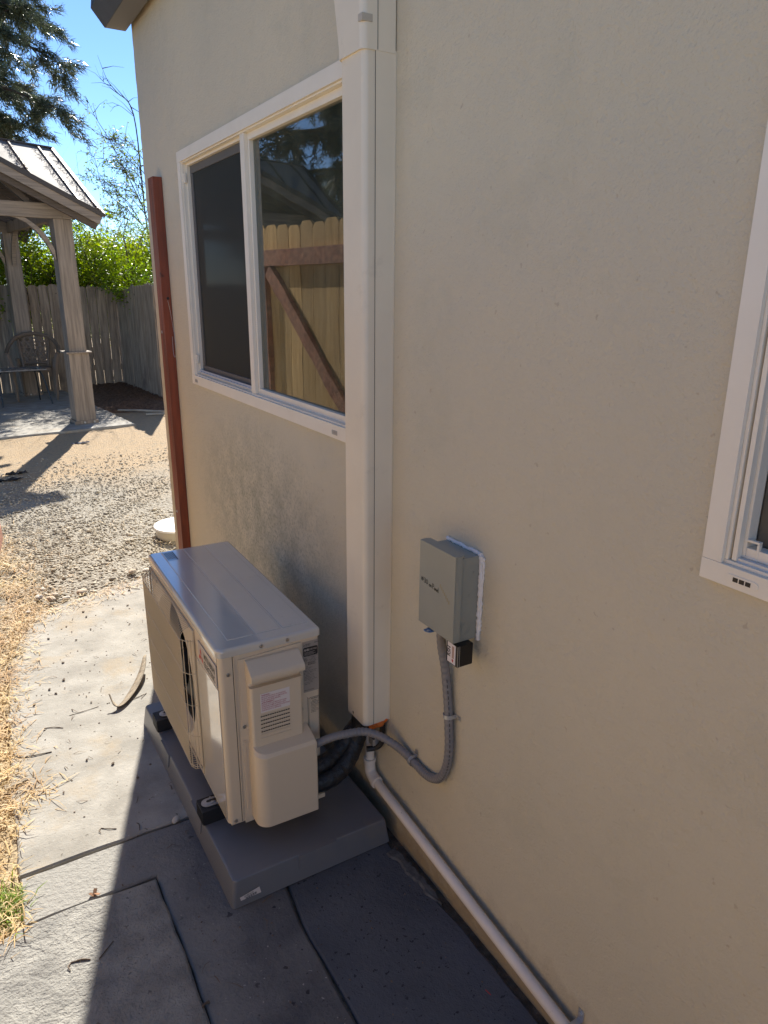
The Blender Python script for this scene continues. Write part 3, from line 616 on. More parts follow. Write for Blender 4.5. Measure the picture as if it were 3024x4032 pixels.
# rating plate
g = G(); g.box(.2545,.304,.0018,.0028,.388,.556); pl = g.build('rating_plate', m_lblgrey, U, smooth=0)
def rr(x0,x1,z0,z1,q): return arc(x0+q,z0+q,q,180,270,4)+arc(x1-q,z0+q,q,270,360,4)+arc(x1-q,z1-q,q,0,90,4)+arc(x0+q,z1-q,q,90,180,4)
g = G(); g.prism(rr(.256,.3025,.508,.537,.005), 1, .0017, .0012); bp = g.build('certified_badge', m_lblblk, pl, smooth=0)
g = G(); g.text("AHRI", .0095, MY(.2585,.0010,.5255), .8, .05); g.text("CERTIFIED", .0070, MY(.2765,.0010,.5262), .72, .01)
for k in range(4): g.box(.259,.259+(.034,.028,.036,.03)[k],.0009,.0010,.5205-.003*k,.5213-.003*k)
g.build('badge_print', m_lbllt, bp, smooth=0)
g = G()
for a in (90,210,330):
    c_, s__ = math.cos(math.radians(a)), math.sin(math.radians(a)); cx_, cz_ = .2592, .5445
    q = [(0,0),(.5,.29),(1,0),(.5,-.29)]; g.face([(cx_+(p[0]*c_-p[1]*s__)*.0036,.0015,cz_+(p[0]*s__+p[1]*c_)*.0036) for p in q])
g.text("MITSUBISHI\nELECTRIC", .0042, MY(.2640,.0015,.5452), .75, .02); g.text("<H>", .0085, MY(.291,.0015,.5455), 1, .01)
g.ring((.2625,.0015,.496),(0,-1,0),.0058,.0050,.0002,20); g.text("ETL", .0062, MY(.2592,.0014,.494), .7, .03)
g.text("c          us", .0030, MY(.2552,.0014,.4935), 1.1, .02)
for k in range(4): g.text(("CONFORMS TO","UL STD 1995","CERTIFIED TO CAN/CSA","STD C22.2 NO.236")[k], .0032, MY(.2865,.0014,.5015-.0038*k), .72, .01, 'CENTER')
g.text("MODEL", .0036, MY(.2565,.0014,.4835), .8); g.text("MUZ-JP12WA", .0050, MY(.2700,.0014,.4830), .8, .04); g.text("MUZ-JP12WA-1", .0050, MY(.2700,.0014,.4780), .74, .04)
rows = ["SERIAL NO.","VOLTAGE   208/230 V","PHASE  1   60 Hz","PERMISSIBLE VOLTAGE  187-253 V","MIN. CIRCUIT AMPACITY  12 A","MAX. FUSE SIZE  15 A","FAN MOTOR   F.L.A. 0.50","COMPRESSOR  R.L.A. 7.4","REFRIGERANT R410A   2 lb","DESIGN PRESSURE  HIGH 604 psi","                 LOW 320 psi","FOR OUTDOOR USE","WEIGHT  77 lb"]
for k, t in enumerate(rows): g.text(t, .0037, MY(.2565,.0014,.4725-.0049*k), .78, .008)
g.text("MADE IN THAILAND", .0038, MY(.2565,.0014,.3935), .9, .01)
g.build('plate_print', m_txtgrey, pl, smooth=0)
g = G()    # printed frame lines
for x0,x1,z0,z1 in ((.2555,.3030,.4875,.4879),(.2700,.3030,.5058,.5062),(.3028,.3032,.4875,.506)): g.box(x0,x1,.0015,.0017,z0,z1)
g.build('plate_rule', m_txtgrey, pl, smooth=0)
g = G()
for x0,x1,z0,z1 in ((.2725,.3035,.3660,.3664),(.2725,.3035,.3490,.3494),(.2725,.2729,.3494,.3660),(.3031,.3035,.3494,.3660)): g.box(x0,x1,.0018,.0029,z0,z1)
g.text("REFRIGERANT", .0046, MY(.288,.0018,.3600), .75, .02, 'CENTER'); g.text("R410A", .0056, MY(.288,.0018,.3525), .85, .02, 'CENTER')
for k, t in enumerate(["THIS EQUIPMENT USES","REFRIGERANT R410A ONLY.","USE THE SPECIFIED OIL.","SEE THE MANUAL.","CET APPAREIL UTILISE","LE REFRIGERANT R410A.","VOIR LE MANUEL."]): g.text(t, .0036, MY(.2732,.0018,.3435-.0050*k), .72, .01)
g.build('refrigerant_label', m_txtgrey, U, smooth=0)
# front badge panel and logo
g = G(); g.prism([(.020,.468),(.020,.538),(.200,.538),(.200,.468)], 0, -.0005, .0025, .0006); bd = g.build('badge_plate', m_lbllt, U)
g = G()
for a in (90,210,330):
    c_, s__ = math.cos(math.radians(a)), math.sin(math.radians(a)); cy0, cz_ = .172, .497
    q = [(0,0),(.5,.2887),(1,0),(.5,-.2887)]; g.face([(-.0010, cy0-(p[0]*c_-p[1]*s__)*.028, cz_+(p[0]*s__+p[1]*c_)*.028) for p in q])
g.build('three_diamond_mark', m_red, bd, smooth=0)
MX = lambda y, z: Matrix.Translation((-.0011,y,z)) @ Matrix.Rotation(-PI/2,4,'Z') @ Matrix.Rotation(PI/2,4,'X')
g = G(); g.text("MITSUBISHI", .027, MX(.140,.505), .80, .02); g.text("ELECTRIC", .027, MX(.140,.479), .93, .02); g.build('badge_lettering', m_txtgrey, bd, smooth=0)
g = G(); g.box(.001,.003,.016,.255,.02,.462,.0008); g.build('front_panel', mat('gloss_front',(.62,.56,.46),.10,coat=.9), U)
g = G(); g.box(-.0008,.003,LY-.12,LY-.035,.520,.542,.001); g.build('small_badge', m_lblgrey, U)
# wire grille
GY0, GY1, GZ0, GZ1, GX = .262, .835, .045, .530, -.034
g = G(); w_ = .0012
nv = 47
for k in range(nv):
    y = GY0+.022 + (GY1-GY0-.044)*k/(nv-1)
    path = [(.003,y,GZ0-.014),(GX*.5,y,GZ0-.012),(GX*.9,y,GZ0+.002),(GX,y,GZ0+.016),(GX,y,GZ1-.018),(GX*.9,y,GZ1-.004),(GX*.5,y,GZ1+.012),(.003,y,GZ1+.018)]
    g.tube(path, w_, 5, False)
for side, yy in ((-1,GY0),(1,GY1)):
    for k in range(4):
        x = GX + .0065 + .0085*k if k else GX+.003; y = yy + side*(.004+.0045*k) + (0 if k else -side*.006)
        g.tube([(x,y,GZ0+.012),(x,y,GZ1-.012)], w_*1.1, 5, False)
for z in [GZ0+.016 + (GZ1-GZ0-.034)*k/4 for k in range(5)]:
    g.tube([(.003,GY0-.016,z),(GX*.6,GY0-.006,z),(GX-.001,GY0+.020,z),(GX-.001,GY1-.020,z),(GX*.6,GY1+.006,z),(.003,GY1+.016,z)], w_*1.0, 5, False)
g.tube([(.0,GY0-.012,GZ0-.012),(.0,GY0-.012,GZ1+.014),(.0,GY1+.012,GZ1+.014),(.0,GY1+.012,GZ0-.012),(.0,GY0-.012,GZ0-.012)], .0035, 6, False)
gr = g.build('grille', m_grille, U)

# ---- riser blocks under the feet
rb = empty('riser_block', 'black ribbed rubber block on pad under the near front foot', 'riser block', (-.50,1.884,.084), 0, 'rubber blocks under the unit')
g = G(); g.box(-.052,.05,-.034,.034,0,.050,.003)
for k in range(7): g.box(-.0535,-.0515,-.030+.009*k,-.026+.009*k,.004,.046)
g.build('block', m_black, rb)
dup(rb, (-.502,2.449,.084), 0, 'black ribbed rubber block on pad under the far front foot')
# ---- pad
pad = empty('equipment_pad', 'low grey plastic equipment pad on the slab under the air conditioner', 'pad', (-.298,2.115,0), .006)
def padmesh():
    g = G(); hx, hy = .262, .532; t = .012; H = .084; bm = g.bm
    def ringv(ex, z, q): return [bm.verts.new((p[0],p[1],z)) for p in cs(-hx+ex,hx-ex,-hy+ex,hy-ex,q)]
    rs = [ringv(0,0,.012), ringv(t*.85,H-.008,.014), ringv(t*.85+.002,H-.003,.014), ringv(t*.85+.008,H,.014)]
    for a, b in zip(rs, rs[1:]):
        for i in range(len(a)): bm.faces.new((a[i],a[(i+1)%len(a)],b[(i+1)%len(a)],b[i]))
    bm.faces.new(rs[-1]); return g.build('pad_body', m_pad, pad)
padmesh()
g = G()   # shallow moulded tabs on the sides
pad_t = [(-.2605,-.245,yy-.055,yy+.055) for yy in (-.18,.20)] + [(-.05,.075,-.5305,-.515)]
for x0,x1,y0,y1 in pad_t:
    g = G(); sh = .0085
    A = [(x0,y0,.036),(x1,y0,.036),(x1,y1,.036),(x0,y1,.036)]; dx, dy = (sh*.62, 0) if x0 < -.2 else (0, sh*.62)
    vb = [g.bm.verts.new(p) for p in A]; vt = [g.bm.verts.new((p[0]+(dx if i in (0,3) else 0), p[1]+(dy if i in (0,1) else 0), .0825)) for i, p in enumerate(A)]
    g.bm.faces.new(vb[::-1]); g.bm.faces.new(vt)
    for i in range(4): g.bm.faces.new((vb[i],vb[(i+1)%4],vt[(i+1)%4],vt[i]))
    g.build('moulded_tab', m_pad, pad)
tq = Matrix.Translation((-.205,-.5292,.022)) @ Matrix.Rotation(math.radians(8),4,'X') @ Matrix.Rotation(math.radians(-12),4,'Y')
g = G(); g.box(-.030,.030,-.0010,-.0004,-.0135,.0165, rot=tq); stk = g.build('barcode_sticker', m_lblwhite, pad, smooth=0)
g = G()
for k in range(16):
    x = -.016+.0022*k; g.box(x, x+(.0014 if k % 3 else .0007), -.0014,-.0011,-.004,.005, rot=tq)
g.text("EQUIPMENT PAD", .0042, tq @ Matrix.Translation((-.018,-.0013,.0115)) @ Matrix.Rotation(PI/2,4,'X'), .9, .02)
g.text("PRO-SERIES 18x38x3", .0042, tq @ Matrix.Translation((-.018,-.0013,.0068)) @ Matrix.Rotation(PI/2,4,'X'), .75, .02)
g.text("0 12345 67890 5", .0036, tq @ Matrix.Translation((-.015,-.0013,-.0080)) @ Matrix.Rotation(PI/2,4,'X'), 1, .01)
g.build('print', m_lblblk, stk, smooth=0)

# ============================================================ DISCONNECT BOX
D = empty('disconnect_box', 'grey metal disconnect switch box screwed to the wall with white caulk edge', 'electrical box', (0,1.303,.872))
g = G(); g.box(-.064,-.001,-.067,.067,0,.214,.002); g.build('body', m_boxgrey, D)
g = G(); g.box(-.0835,-.080,-.075,.073,.006,.226,.001); g.box(-.0798,-.0635,-.0750,-.0725,.006,.226,.0008); g.box(-.0798,-.0635,.0705,.073,.006,.226,.0008); g.box(-.0798,-.055,-.0725,.0705,.2225,.2258,.0008)
g.box(-.062,-.010,-.0690,-.0672,.196,.2155,.0008)
fc = g.build('front_cover', m_boxgrey, D)
g = G(); g.box(-.0795,-.0655,-.0720,.0700,.216,.222,.001); g.build('cover_ridge', m_boxgrey, fc)
g = G()  # caulk bead down the near side, over the top and a little at the foot
def bead(p0, p1, n_, rad):
    P = [Vector(p0).lerp(Vector(p1), i/n_) + Vector((random.uniform(-.001,.001),random.uniform(-.0015,.0015),random.uniform(-.0015,.0015))) for i in range(n_+1)]
    g.tube(P, [rad*random.uniform(.85,1.15) for _ in P], 8)
bead((-.005,-.071,-.004),(-.005,-.071,.214),46,.0055); bead((-.005,-.070,.217),(-.005,.069,.218),30,.005); bead((-.003,-.075,.02),(-.003,-.077,.212),40,.0035)
g.build('caulk', m_caulk, D, smooth=70)
g = G(); g.ring((-.042,-.0672,.035),(0,-1,0),.0165,.0150,.0006,24); g.ring((-.042,-.0672,.035),(0,-1,0),.0110,.0100,.0006,24); g.build('knockout', m_boxgrey, D)
g = G()
for x, z in ((-.022,.175),(-.032,.118)): g = G(); g.disc((x,-.0671,z),(0,-1,0),.0038,.0012,12,.0006); g.build('dimple', m_boxgrey, D)
g = G(); g.ring((-.088,.024,-.002),(.25,0,1),.0105,.0050,.0022,16); g.box(-.084,-.066,.012,.036,-.0018,.0012,.0008); g.build('hasp', m_blue, D)
# handwriting on the cover
MB_ = lambda y, z, s_=0: Matrix.Translation((-.0838,y,z)) @ Matrix.Rotation(-PI/2,4,'Z') @ Matrix.Rotation(PI/2,4,'X') @ Matrix.Rotation(math.radians(s_),4,'Z')
g = G()
def stroke(pts, w=.0007):
    for a, b in zip(pts, pts[1:]):
        a = Vector(a); b = Vector(b); d = (b-a)
        if d.length < 1e-6: continue
        nrm = Vector((-d.y, d.x)).normalized()*w; e = d.normalized()*w*.6
        q = [a-e+nrm, a-e-nrm, b+e-nrm, b+e+nrm]; g.face([(-.08385, .073-.001-p.x, p.y) for p in q])
def glyph(ch, ox, oy_, s_):
    T_ = {'#':[[(.2,0),(.3,1)],[(.6,0),(.7,1)],[(0,.33),(.9,.36)],[(0,.66),(.9,.7)]],
          '3':[[(0,.9),(.3,1),(.55,.85),(.45,.6),(.2,.52),(.5,.45),(.6,.2),(.35,0),(0,.08)]],
          '0':[[(.3,1),(.05,.75),(.05,.25),(.3,0),(.55,.25),(.55,.75),(.3,1)]],
          'o':[[(.2,.5),(.02,.35),(.02,.12),(.2,0),(.38,.12),(.38,.35),(.2,.5)]],
          'n':[[(0,0),(.02,.5)],[(.02,.35),(.2,.5),(.34,.4),(.36,0)]],
          'P':[[(0,0),(.05,1)],[(.05,.98),(.4,.95),(.48,.7),(.3,.5),(.03,.48)]],
          'a':[[(.36,.45),(.15,.5),(.02,.3),(.05,.08),(.2,0),(.34,.15),(.37,.45),(.4,0)]],
          'e':[[(.02,.28),(.36,.3),(.3,.48),(.15,.5),(.02,.3),(.06,.06),(.22,0),(.38,.1)]],
          'l':[[(.05,1),(.08,0)]]}[ch]
    for st_ in T_: stroke([(ox+p[0]*s_+random.uniform(-1,1)*s_*.02, oy_+p[1]*s_) for p in st_], .00085)
x_ = .008
for ch, s_, adv in (('#',.011,.0125),('3',.012,.009),('0',.012,.0135),('o',.011,.0055),('n',.011,.0085),('P',.013,.0075),('a',.011,.0055),('n',.011,.0053),('e',.011,.0055),('l',.013,.003)):
    glyph(ch, x_, .122-x_*.10, s_); x_ += adv
g.build('handwriting', m_lblblk, fc, smooth=0)
g = G()   # glue residue scratch on the cover
for k in range(7): 
    a = .088+k*.006; g.face([(-.08375,.073-a,.138-k*.005),(-.08375,.073-a-.0055,.133-k*.005+.008),(-.08375,.073-a-.006,.124-k*.005+.008),(-.08375,.073-a-.001,.130-k*.005)])
g.build('glue_residue', mat('residue',(.30,.27,.18),.3), fc, smooth=0)
# surge protector hanging below the box
sp = empty('surge_protector', 'small black surge protector module hanging under the grey box', 'surge protector', (-.05,1.245,.815))
g = G(); g.box(-.024,.022,-.026,.020,0,.0565,.002); sb = g.build('module', m_surge, sp)
g = G(); g.box(-.0246,-.0240,-.018,.014,.003,.055); lb = g.build('label', m_lblwhite, sp, smooth=0)
MS = Matrix.Translation((-.0248,.0035,.008)) 
g = G(); g.text("RSH", .017, Matrix.Translation((-.0248,.002,.018)) @ Matrix.Rotation(-PI/2,4,'Z') @ Matrix.Rotation(PI/2,4,'X') @ Matrix.Rotation(PI/2,4,'Z'), .9, .03); g.build('lettering', m_lblblk, lb, smooth=0)
g = G(); g.box(-.02475,-.0246,-.0125,-.0045,.018,.050); g.build('print_block', mat('label_tan',(.42,.27,.22),.5), lb, smooth=0)
g = G()
for k in range(5): a = math.radians(50+20*k); g.face([(-.0248,-.008,.006),(-.0248,-.008-.0055*math.cos(a)-.0006,.006+.010*math.sin(a)),(-.0248,-.008-.0055*math.cos(a)+.0012,.006+.010*math.sin(a))])
g.build('red_mark', m_red, lb, smooth=0)
g = G(); g.box(-.0236,-.0226,-.0265,-.0258,.002,.0565); g.box(-.0186,-.0176,-.0265,-.0258,.002,.0565); g.build('trim_line', m_galv, sp, smooth=0)

# ============================================================ CONDUIT with straps
cnd = empty('flexible_conduit', 'grey flexible conduit looping from the unit along the wall up to the disconnect box', 'conduit', (0,1.45,.36))
co = Vector((0,1.45,.36))
cpath = [(-.28,1.696,.358),(-.25,1.688,.368),(-.20,1.672,.388),(-.15,1.654,.397),(-.10,1.640,.396),(-.062,1.612,.386),(-.034,1.572,.372),(-.020,1.53,.362),(-.016,1.482,.356),(-.016,1.43,.355),(-.016,1.385,.366),(-.016,1.350,.392),(-.016,1.325,.44),(-.016,1.315,.50),(-.016,1.320,.58),(-.016,1.330,.66),(-.020,1.340,.74),(-.030,1.346,.81),(-.034,1.347,.885)]
P = spline([Vector(p)-co for p in cpath], 26); 
g = G(); g.tube(P, [.0122 + .0005*math.sin(i*1.05) for i in range(len(P))], 16); g.build('conduit', m_conduit, cnd)
g = G()   # printed legend line along the jacket
L_ = 0
for i in range(104, len(P)-60, 5):
    p, q = P[i], P[i+3]; t = (q-p).normalized(); out = (Vector((-.45,-.89,0)) if i > 260 else Vector((-.60,-.3,-.75))); out = (out - t*out.dot(t)).normalized()
    g.bar(p+out*.0123, q+out*.0123, .0022, .0006, up=out)
g.build('legend', m_txtgrey, cnd, smooth=0)
def strap(c, t, side, name='strap'):
    g = G(); c = Vector(c)-co; t = Vector(t).normalized(); s__ = Vector(side).normalized(); out = Vector((-1,0,0))
    pr_ = []
    for a in range(0, 181, 15):
        aa = math.radians(a); pr_.append(c + s__*math.cos(aa)*.0142 + out*math.sin(aa)*.0142)
    base = c + s__*.0142 + Vector((.0135,0,0)); far = c + s__*.034 + Vector((.0135,0,0)); pr_ = [far, base] + pr_ + [c - s__*.0142 + Vector((.0135,0,0))]
    for a, b in zip(pr_, pr_[1:]):
        d = b-a; up = d.cross(t).normalized(); g.bar(a, b + d.normalized()*.0004, .011, .0012, up=up)
    st_ = g.build(name, m_galv, cnd)
    g = G(); g.disc(c+s__*.026+Vector((.0125,0,0)), (-1,0,0), .0045, .003, 12, .001); g.build('screw', m_screw, st_); return st_
strap((-.016,1.323,.606), (0,.12,1), (0,-1,.05)); strap((-.017,1.490,.3565), (0,1,.02), (0,.0,1))
# ============================================================ PVC drain
pv = empty('drain_pipe', 'sun-faded white PVC drain pipe sloping along the foot of the wall', 'pipe', (-.03,1.715,.17))
po = Vector((-.03,1.715,.17)); PR = .0148
g = G(); g.tube([Vector((-.03,1.70,.163))-po, Vector((-.03,.30,.022+.013))-po], PR, 18); g.build('pipe_run', m_pvc, pv)
g = G(); g.tube([Vector((-.03,1.722,.205))-po, Vector((-.03,1.722,.33))-po], PR*.98, 18); g.build('riser', m_pvc, pv)
g = G(); g.tube([Vector(p)-po for p in spline([(-.03,1.722,.222),(-.03,1.7215,.195),(-.03,1.715,.175),(-.03,1.69,.162),(-.03,1.672,.1595)],6)], .0182, 18)
g.ring(Vector((-.03,1.722,.213))-po,(0,0,1),.0205,.0145,.012,20); g.ring(Vector((-.03,1.685,.1615))-po,(0,-1,-.1),.0205,.0145,.012,20); g.build('elbow', m_pvc, pv, smooth=50)
g = G()
c = Vector((-.03,.80,.087))-po
g.bar(c+Vector((.0,0,.0165)), c+Vector((.029,0,.0165)), .014,.0012, up=(0,0,1)); g.bar(c+Vector((.0285,0,.0160)), c+Vector((.0285,0,.045)), .016,.0015, up=(1,0,0))
pr_ = [c + Vector((-math.sin(math.radians(a))*.0165, 0, math.cos(math.radians(a))*.0165)) for a in range(0,181,20)]
for a, b in zip(pr_, pr_[1:]): g.bar(a, b, .014, .0012, up=(b-a).cross(Vector((0,1,0))))
stp = g.build('strap', m_galv, pv); g = G(); g.disc(c+Vector((.028,0,.035)),(-1,0,0),.005,.004,12,.001); g.build('screw', m_galv, stp)

# ============================================================ RED LATCH POST on the wall
rp = empty('gate_latch_post', 'red stained timber post fixed upright to the wall left of the window', 'post', (0,3.895,0))
g = G(); g.box(-.046,-.001,-.050,.050,-.02,2.20,.002); g.build('timber', m_redwood, rp)
g = G(); g.disc((-.018,-.0503,1.63),(0,-1,0),.007,.0006,14); g.build('bolt_hole', m_lblblk, rp, smooth=0)
for z in (1.46,.475): g = G(); g.disc((-.0462,.01,z),(-1,0,0),.008,.003,14,.001); g.build('lag_screw', m_galv, rp)
g = G(); g.tube(spline([(-.02,-.051,1.62),(-.012,-.055,1.56),(-.006,-.062,1.48),(.0-.004,-.075,1.42),(-.006,-.080,1.36),(-.010,-.066,1.335),(-.014,-.058,1.36),(-.012,-.056,1.44)],6), .0009, 5); g.build('pull_string', m_galv, rp)

# ============================================================ GATE (open, seen at the left edge and mirrored in the window)
GH = Vector((-1.092,3.86,0)); ga = math.radians(7)     # hinge and swing
gate = empty('wooden_gate', 'open wooden gate with red-brown frame and diagonal brace at the left edge', 'gate', GH, -ga)
# local: +y from hinge to the free edge, +x faces the house
g = G(); bw = .148
for k in range(9):
    y0 = -.03+k*(bw+.003); h = 2.09 + random.uniform(-.012,.012); c_ = .028
    g.prism([(y0,.03),(y0+bw,.03),(y0+bw,h-c_),(y0+bw-c_,h),(y0+c_,h),(y0,h-c_)], 0, -.020, -.002+random.uniform(-.001,.001), .0015)
g.build('board', m_gateboard, gate)
LYG = 1.22
for nm, z0, z1 in (('rail',1.83,1.935),('rail',.745,.85),('rail',.10,.20)):
    g = G(); g.box(.0,.040,.0,LYG,z0,z1,.002); g.build(nm, m_gatewood, gate)
for z0, z1 in ((.20,.745),(.85,1.83)):
    for y0 in (0, LYG-.09): g = G(); g.box(.0,.038,y0,y0+.09,z0,z1,.002); g.build('stile', m_gatewood, gate)
g = G(); g.bar((.019,LYG-.12,1.80),(.019,.11,.87), .036, .095, up=(0,.6,.8), bev=.002); g.build('brace', m_gatewood, gate)
gp = empty('gate_post', 'square timber hinge post beside the open gate', 'post', (-1.17,3.84,0))
g = G(); g.box(-.045,.045,-.045,.045,-.02,2.15,.003); g.build('timber', m_redwood, gp)

# ============================================================ GAZEBO
GA = math.radians(6.5)
gz = empty('gazebo', 'weathered timber gazebo with metal cross gable roof in the back yard', 'gazebo', (.33,9.90,0), GA)
SPN = 3.05; SPX = 3.75
def gpost(px, py):
    p = bpy.data.objects.new('post', None); COL.objects.link(p); p.parent = gz; p.location = (px,py,0); p.empty_display_size = .1
    g = G(); g.box(-.105,.105,-.105,.105,.04,2.445,.004); g.build('shaft', m_gz, p)
    g = G(); g.box(-.122,.122,-.122,.122,.04,.885,.003); g.build('skirt', m_gz, p)
    g = G(); g.box(-.155,.155,-.155,.155,.885,.905,.004); g.build('ledge', m_gz, p)
    g = G(); g.box(-.145,.145,-.145,.145,0,.042,.004); g.build('plinth', m_gz, p)
    for s__ in (-1,1): g = G(); g.disc((.06*s__+.03,-.15,.02),(0,-1,0),.012,.01,8); g.build('anchor_bolt', m_galv, p)
    return p
for px, py in ((0,0),(0,SPN),(-SPX,0),(-SPX,SPN)): gpost(px, py)
for (a, b) in (((-SPX,0),(0,0)),((-SPX,SPN),(0,SPN))):
    g = G(); s__ = -1 if a[1] == 0 else 1; y = a[1]
    g.box(-SPX+.0,-.0, y-.118,y-.030,2.447,2.61,.004); g.build('beam', m_gzh, gz)
    for q0, q1 in ((.001,.115),(-SPX-.115,-SPX-.001)): g = G(); g.box(q0,q1,y-.112,y+.09,2.449,2.585,.004); g.build('beam_block', m_gzh, gz)
for x in (0,-SPX):
    g = G(); g.box(x-.04,x+.04,-.028,SPN-.13,2.452,2.60,.004); g.build('side_beam', m_gz, gz)
def brace(cx, cz, sx, sw, par, plane, off):
    """curved knee brace from a beam (horizontal end) to a post (low end)"""
    outer_ = [(cx + sx*t, z) for t, z in ((.118,1.97),(.118,2.10))]; 
    up_ = [(.118,2.10),(.19,2.25),(.27,2.345),(.35,2.405),(.41,2.445)]; dn = [(.56,2.445),(.50,2.435),(.40,2.39),(.29,2.29),(.20,2.16),(.14,2.03),(.118,1.97)]
    pts = [(cx+sx*t, z) for t, z in up_+dn]; g = G()
    g.prism(pts, plane, off-.028, off+.028, .002); g.build('knee_brace', m_gzh, par)
for y in (-.06, SPN-.06): brace(0,0,-1,0,gz,1,y); brace(-SPX,0,1,0,gz,1,y)
for x in (0.0,-SPX): brace(0,0,1,0,gz,0,x); brace(SPN,0,-1,0,gz,0,x)
# roof (cross gable)
EX, EY0, ZE, ZP, ZS = .385, -.43, 2.50, 3.60, 3.46
cx_, cyy_ = -SPX/2, SPN/2; x0, x1, y0, y1 = -SPX-EX, EX, EY0, SPN-EY0
g = G(); bm = g.bm; TH = .03
def tri(a, b, c):
    A = [bm.verts.new(p) for p in (a,b,c)]; B_ = [bm.verts.new((p[0],p[1],p[2]-TH)) for p in (a,b,c)]
    bm.faces.new(A); bm.faces.new(B_[::-1])
    for i in range(3): bm.faces.new((A[i],B_[i],B_[(i+1)%3],A[(i+1)%3]))
cen = (cx_,cyy_,ZP); cor = {(i,j): ((x0,x1)[i],(y0,y1)[j],ZE) for i in (0,1) for j in (0,1)}
mid = {'f':(cx_,y0,ZP-.01),'b':(cx_,y1,ZP-.01),'l':(x0,cyy_,ZS),'r':(x1,cyy_,ZS)}
for a, b in (((0,0),'f'),((1,0),'f'),((1,0),'r'),((1,1),'r'),((1,1),'b'),((0,1),'b'),((0,1),'l'),((0,0),'l')): tri(cor[a], mid[b], cen)
bmesh.ops.recalc_face_normals(bm, faces=bm.faces); roof = g.build('roof', m_roof, gz, smooth=0)
# standing seams
def seam(p, q): sg.bar(p, q, .022, .022, up=(0,0,1))
sg = G()
off = Vector((0,0,.008)); slope = (ZP-ZE)/(cyy_-y0)
for d in (0.012,.18,.54,.90,1.26,1.62):
    for sx in (1,-1):
        xe = (x1-d) if sx > 0 else (x0+d); t = d/(x1-cx_)
        for sy_ in (1,-1):
            ye = y0 if sy_ > 0 else y1; st_y = ye + sy_*t*(cyy_-y0)
            sg.bar(Vector((xe,st_y,ZE+t*(ZP-ZE)))+off, Vector((xe,cyy_,ZS+t*(ZP-ZS)))+off, .020, .022)
            # seams of the front/back gable slopes
            ys_ = (y0+d) if sy_ > 0 else (y1-d); xs_ = (x1 if sx > 0 else x0) - sx*t*(x1-cx_)
            sg.bar(Vector((xs_,ys_,ZE+t*(ZP-ZE)))+off, Vector((cx_,ys_,ZP-.01))+off, .020, .022)
sg.bar((x0,cyy_,ZS+.004),(cx_,cyy_,ZP+.004),.08,.02); sg.bar((cx_,cyy_,ZP+.004),(x1,cyy_,ZS+.004),.08,.02); sg.bar((cx_,y0,ZP+.002),(cx_,y1,ZP+.002),.08,.02)
sg.build('standing_seam', m_roofseam, roof)
# rake trims: metal edge, light board, darker board behind
for key, (a, b) in {'f':((0,0),(1,0)),'b':((0,1),(1,1)),'l':((0,0),(0,1)),'r':((1,0),(1,1))}.items():
    for c in (a, b):
        P0 = Vector(cor[c]); P1 = Vector(mid[key]); nrm = {'f':Vector((0,-1,0)),'b':Vector((0,1,0)),'l':Vector((-1,0,0)),'r':Vector((1,0,0))}[key]
        up = (P1-P0).normalized().cross(nrm); up = up if up.z > 0 else -up
        tg = G(); tg.bar(P0+nrm*.012-up*.012, P1+nrm*.012-up*.012, .020, .050, up=up); tg.build('roof_edge', m_roofseam, roof)
        if key in 'fb':
            bg_ = G(); bg_.bar(P0-nrm*.012-up*.082, P1-nrm*.012-up*.082, .032, .090, up=up); bg_.build('rake_board', m_gzh, gz)
            dg_ = G(); dg_.bar(P0-nrm*.10-up*.12, P1-nrm*.10-up*.12, .05, .13, up=up); dg_.build('gable_rafter', m_gzd, gz)
for k in range(7):   # rafters seen from below
    y = .25+k*.43
    for sx in (1,-1):
        zt_ = ZS-.10; g = G(); g.bar((cx_+sx*(SPX/2+.25),y,ZE+.01),(cx_,y,zt_), .04,.09); g.build('rafter', m_gzd, gz)
for P_, Q_ in (((cx_,-.06,2.61),(cx_,-.06,3.36)),((cx_+.55,-.06,2.62),(cx_+.12,-.06,3.0)),((cx_-.55,-.06,2.62),(cx_-.12,-.06,3.0)),((-.35,-.06,2.62),(-.62,-.06,2.86)),((-.75,-.06,2.62),(-.85,-.06,2.98))): g = G(); g.bar(P_, Q_,.06,.06,up=(0,1,0)); g.build('truss_strut', m_gzd, gz)
# needle litter on the roof along seams and at the eave corner
def litter(pts_fn, n, ln, m, name, parent=None, kind=None, zj=.01):
    V = []; F = []
    for i in range(n):
        c, tilt = pts_fn(); a = random.uniform(0, 2*PI); L__ = random.uniform(.5,1)*ln; d = Vector((math.cos(a), math.sin(a), random.uniform(-.25,.25)+tilt))*L__/2
        w = Vector((-math.sin(a), math.cos(a), 0))*random.uniform(.5,1)*ln*.045; k = len(V); c = Vector(c)
        V += [c-d-w, c-d+w, c+d+w, c+d-w]; F.append((k,k+1,k+2,k+3))
    return npmesh(name, [tuple(v) for v in V], F, m, parent)
def roofpt():
    if random.random() < .35: return (x1-abs(random.gauss(0,.13)), y0+abs(random.gauss(0,.07)), ZE+.03+random.random()*.04), 0
    d = random.choice((.012,.18,.54,.54,.90,.90)); t = d/(x1-cx_); s = random.random()**1.6; q = t+(1-t)*s
    zz = lambda q_: (ZE+t*(ZP-ZE)) + (q_-t)/(1-t)*((ZS+t*(ZP-ZS))-(ZE+t*(ZP-ZE)))
    return (x1-d-random.uniform(0,.07), y0+q*(cyy_-y0), zz(q)+.02+random.random()*.015), .2
tag(litter(roofpt, 1500, .065, m_mulch, 'needle_litter', roof), kind='stuff')
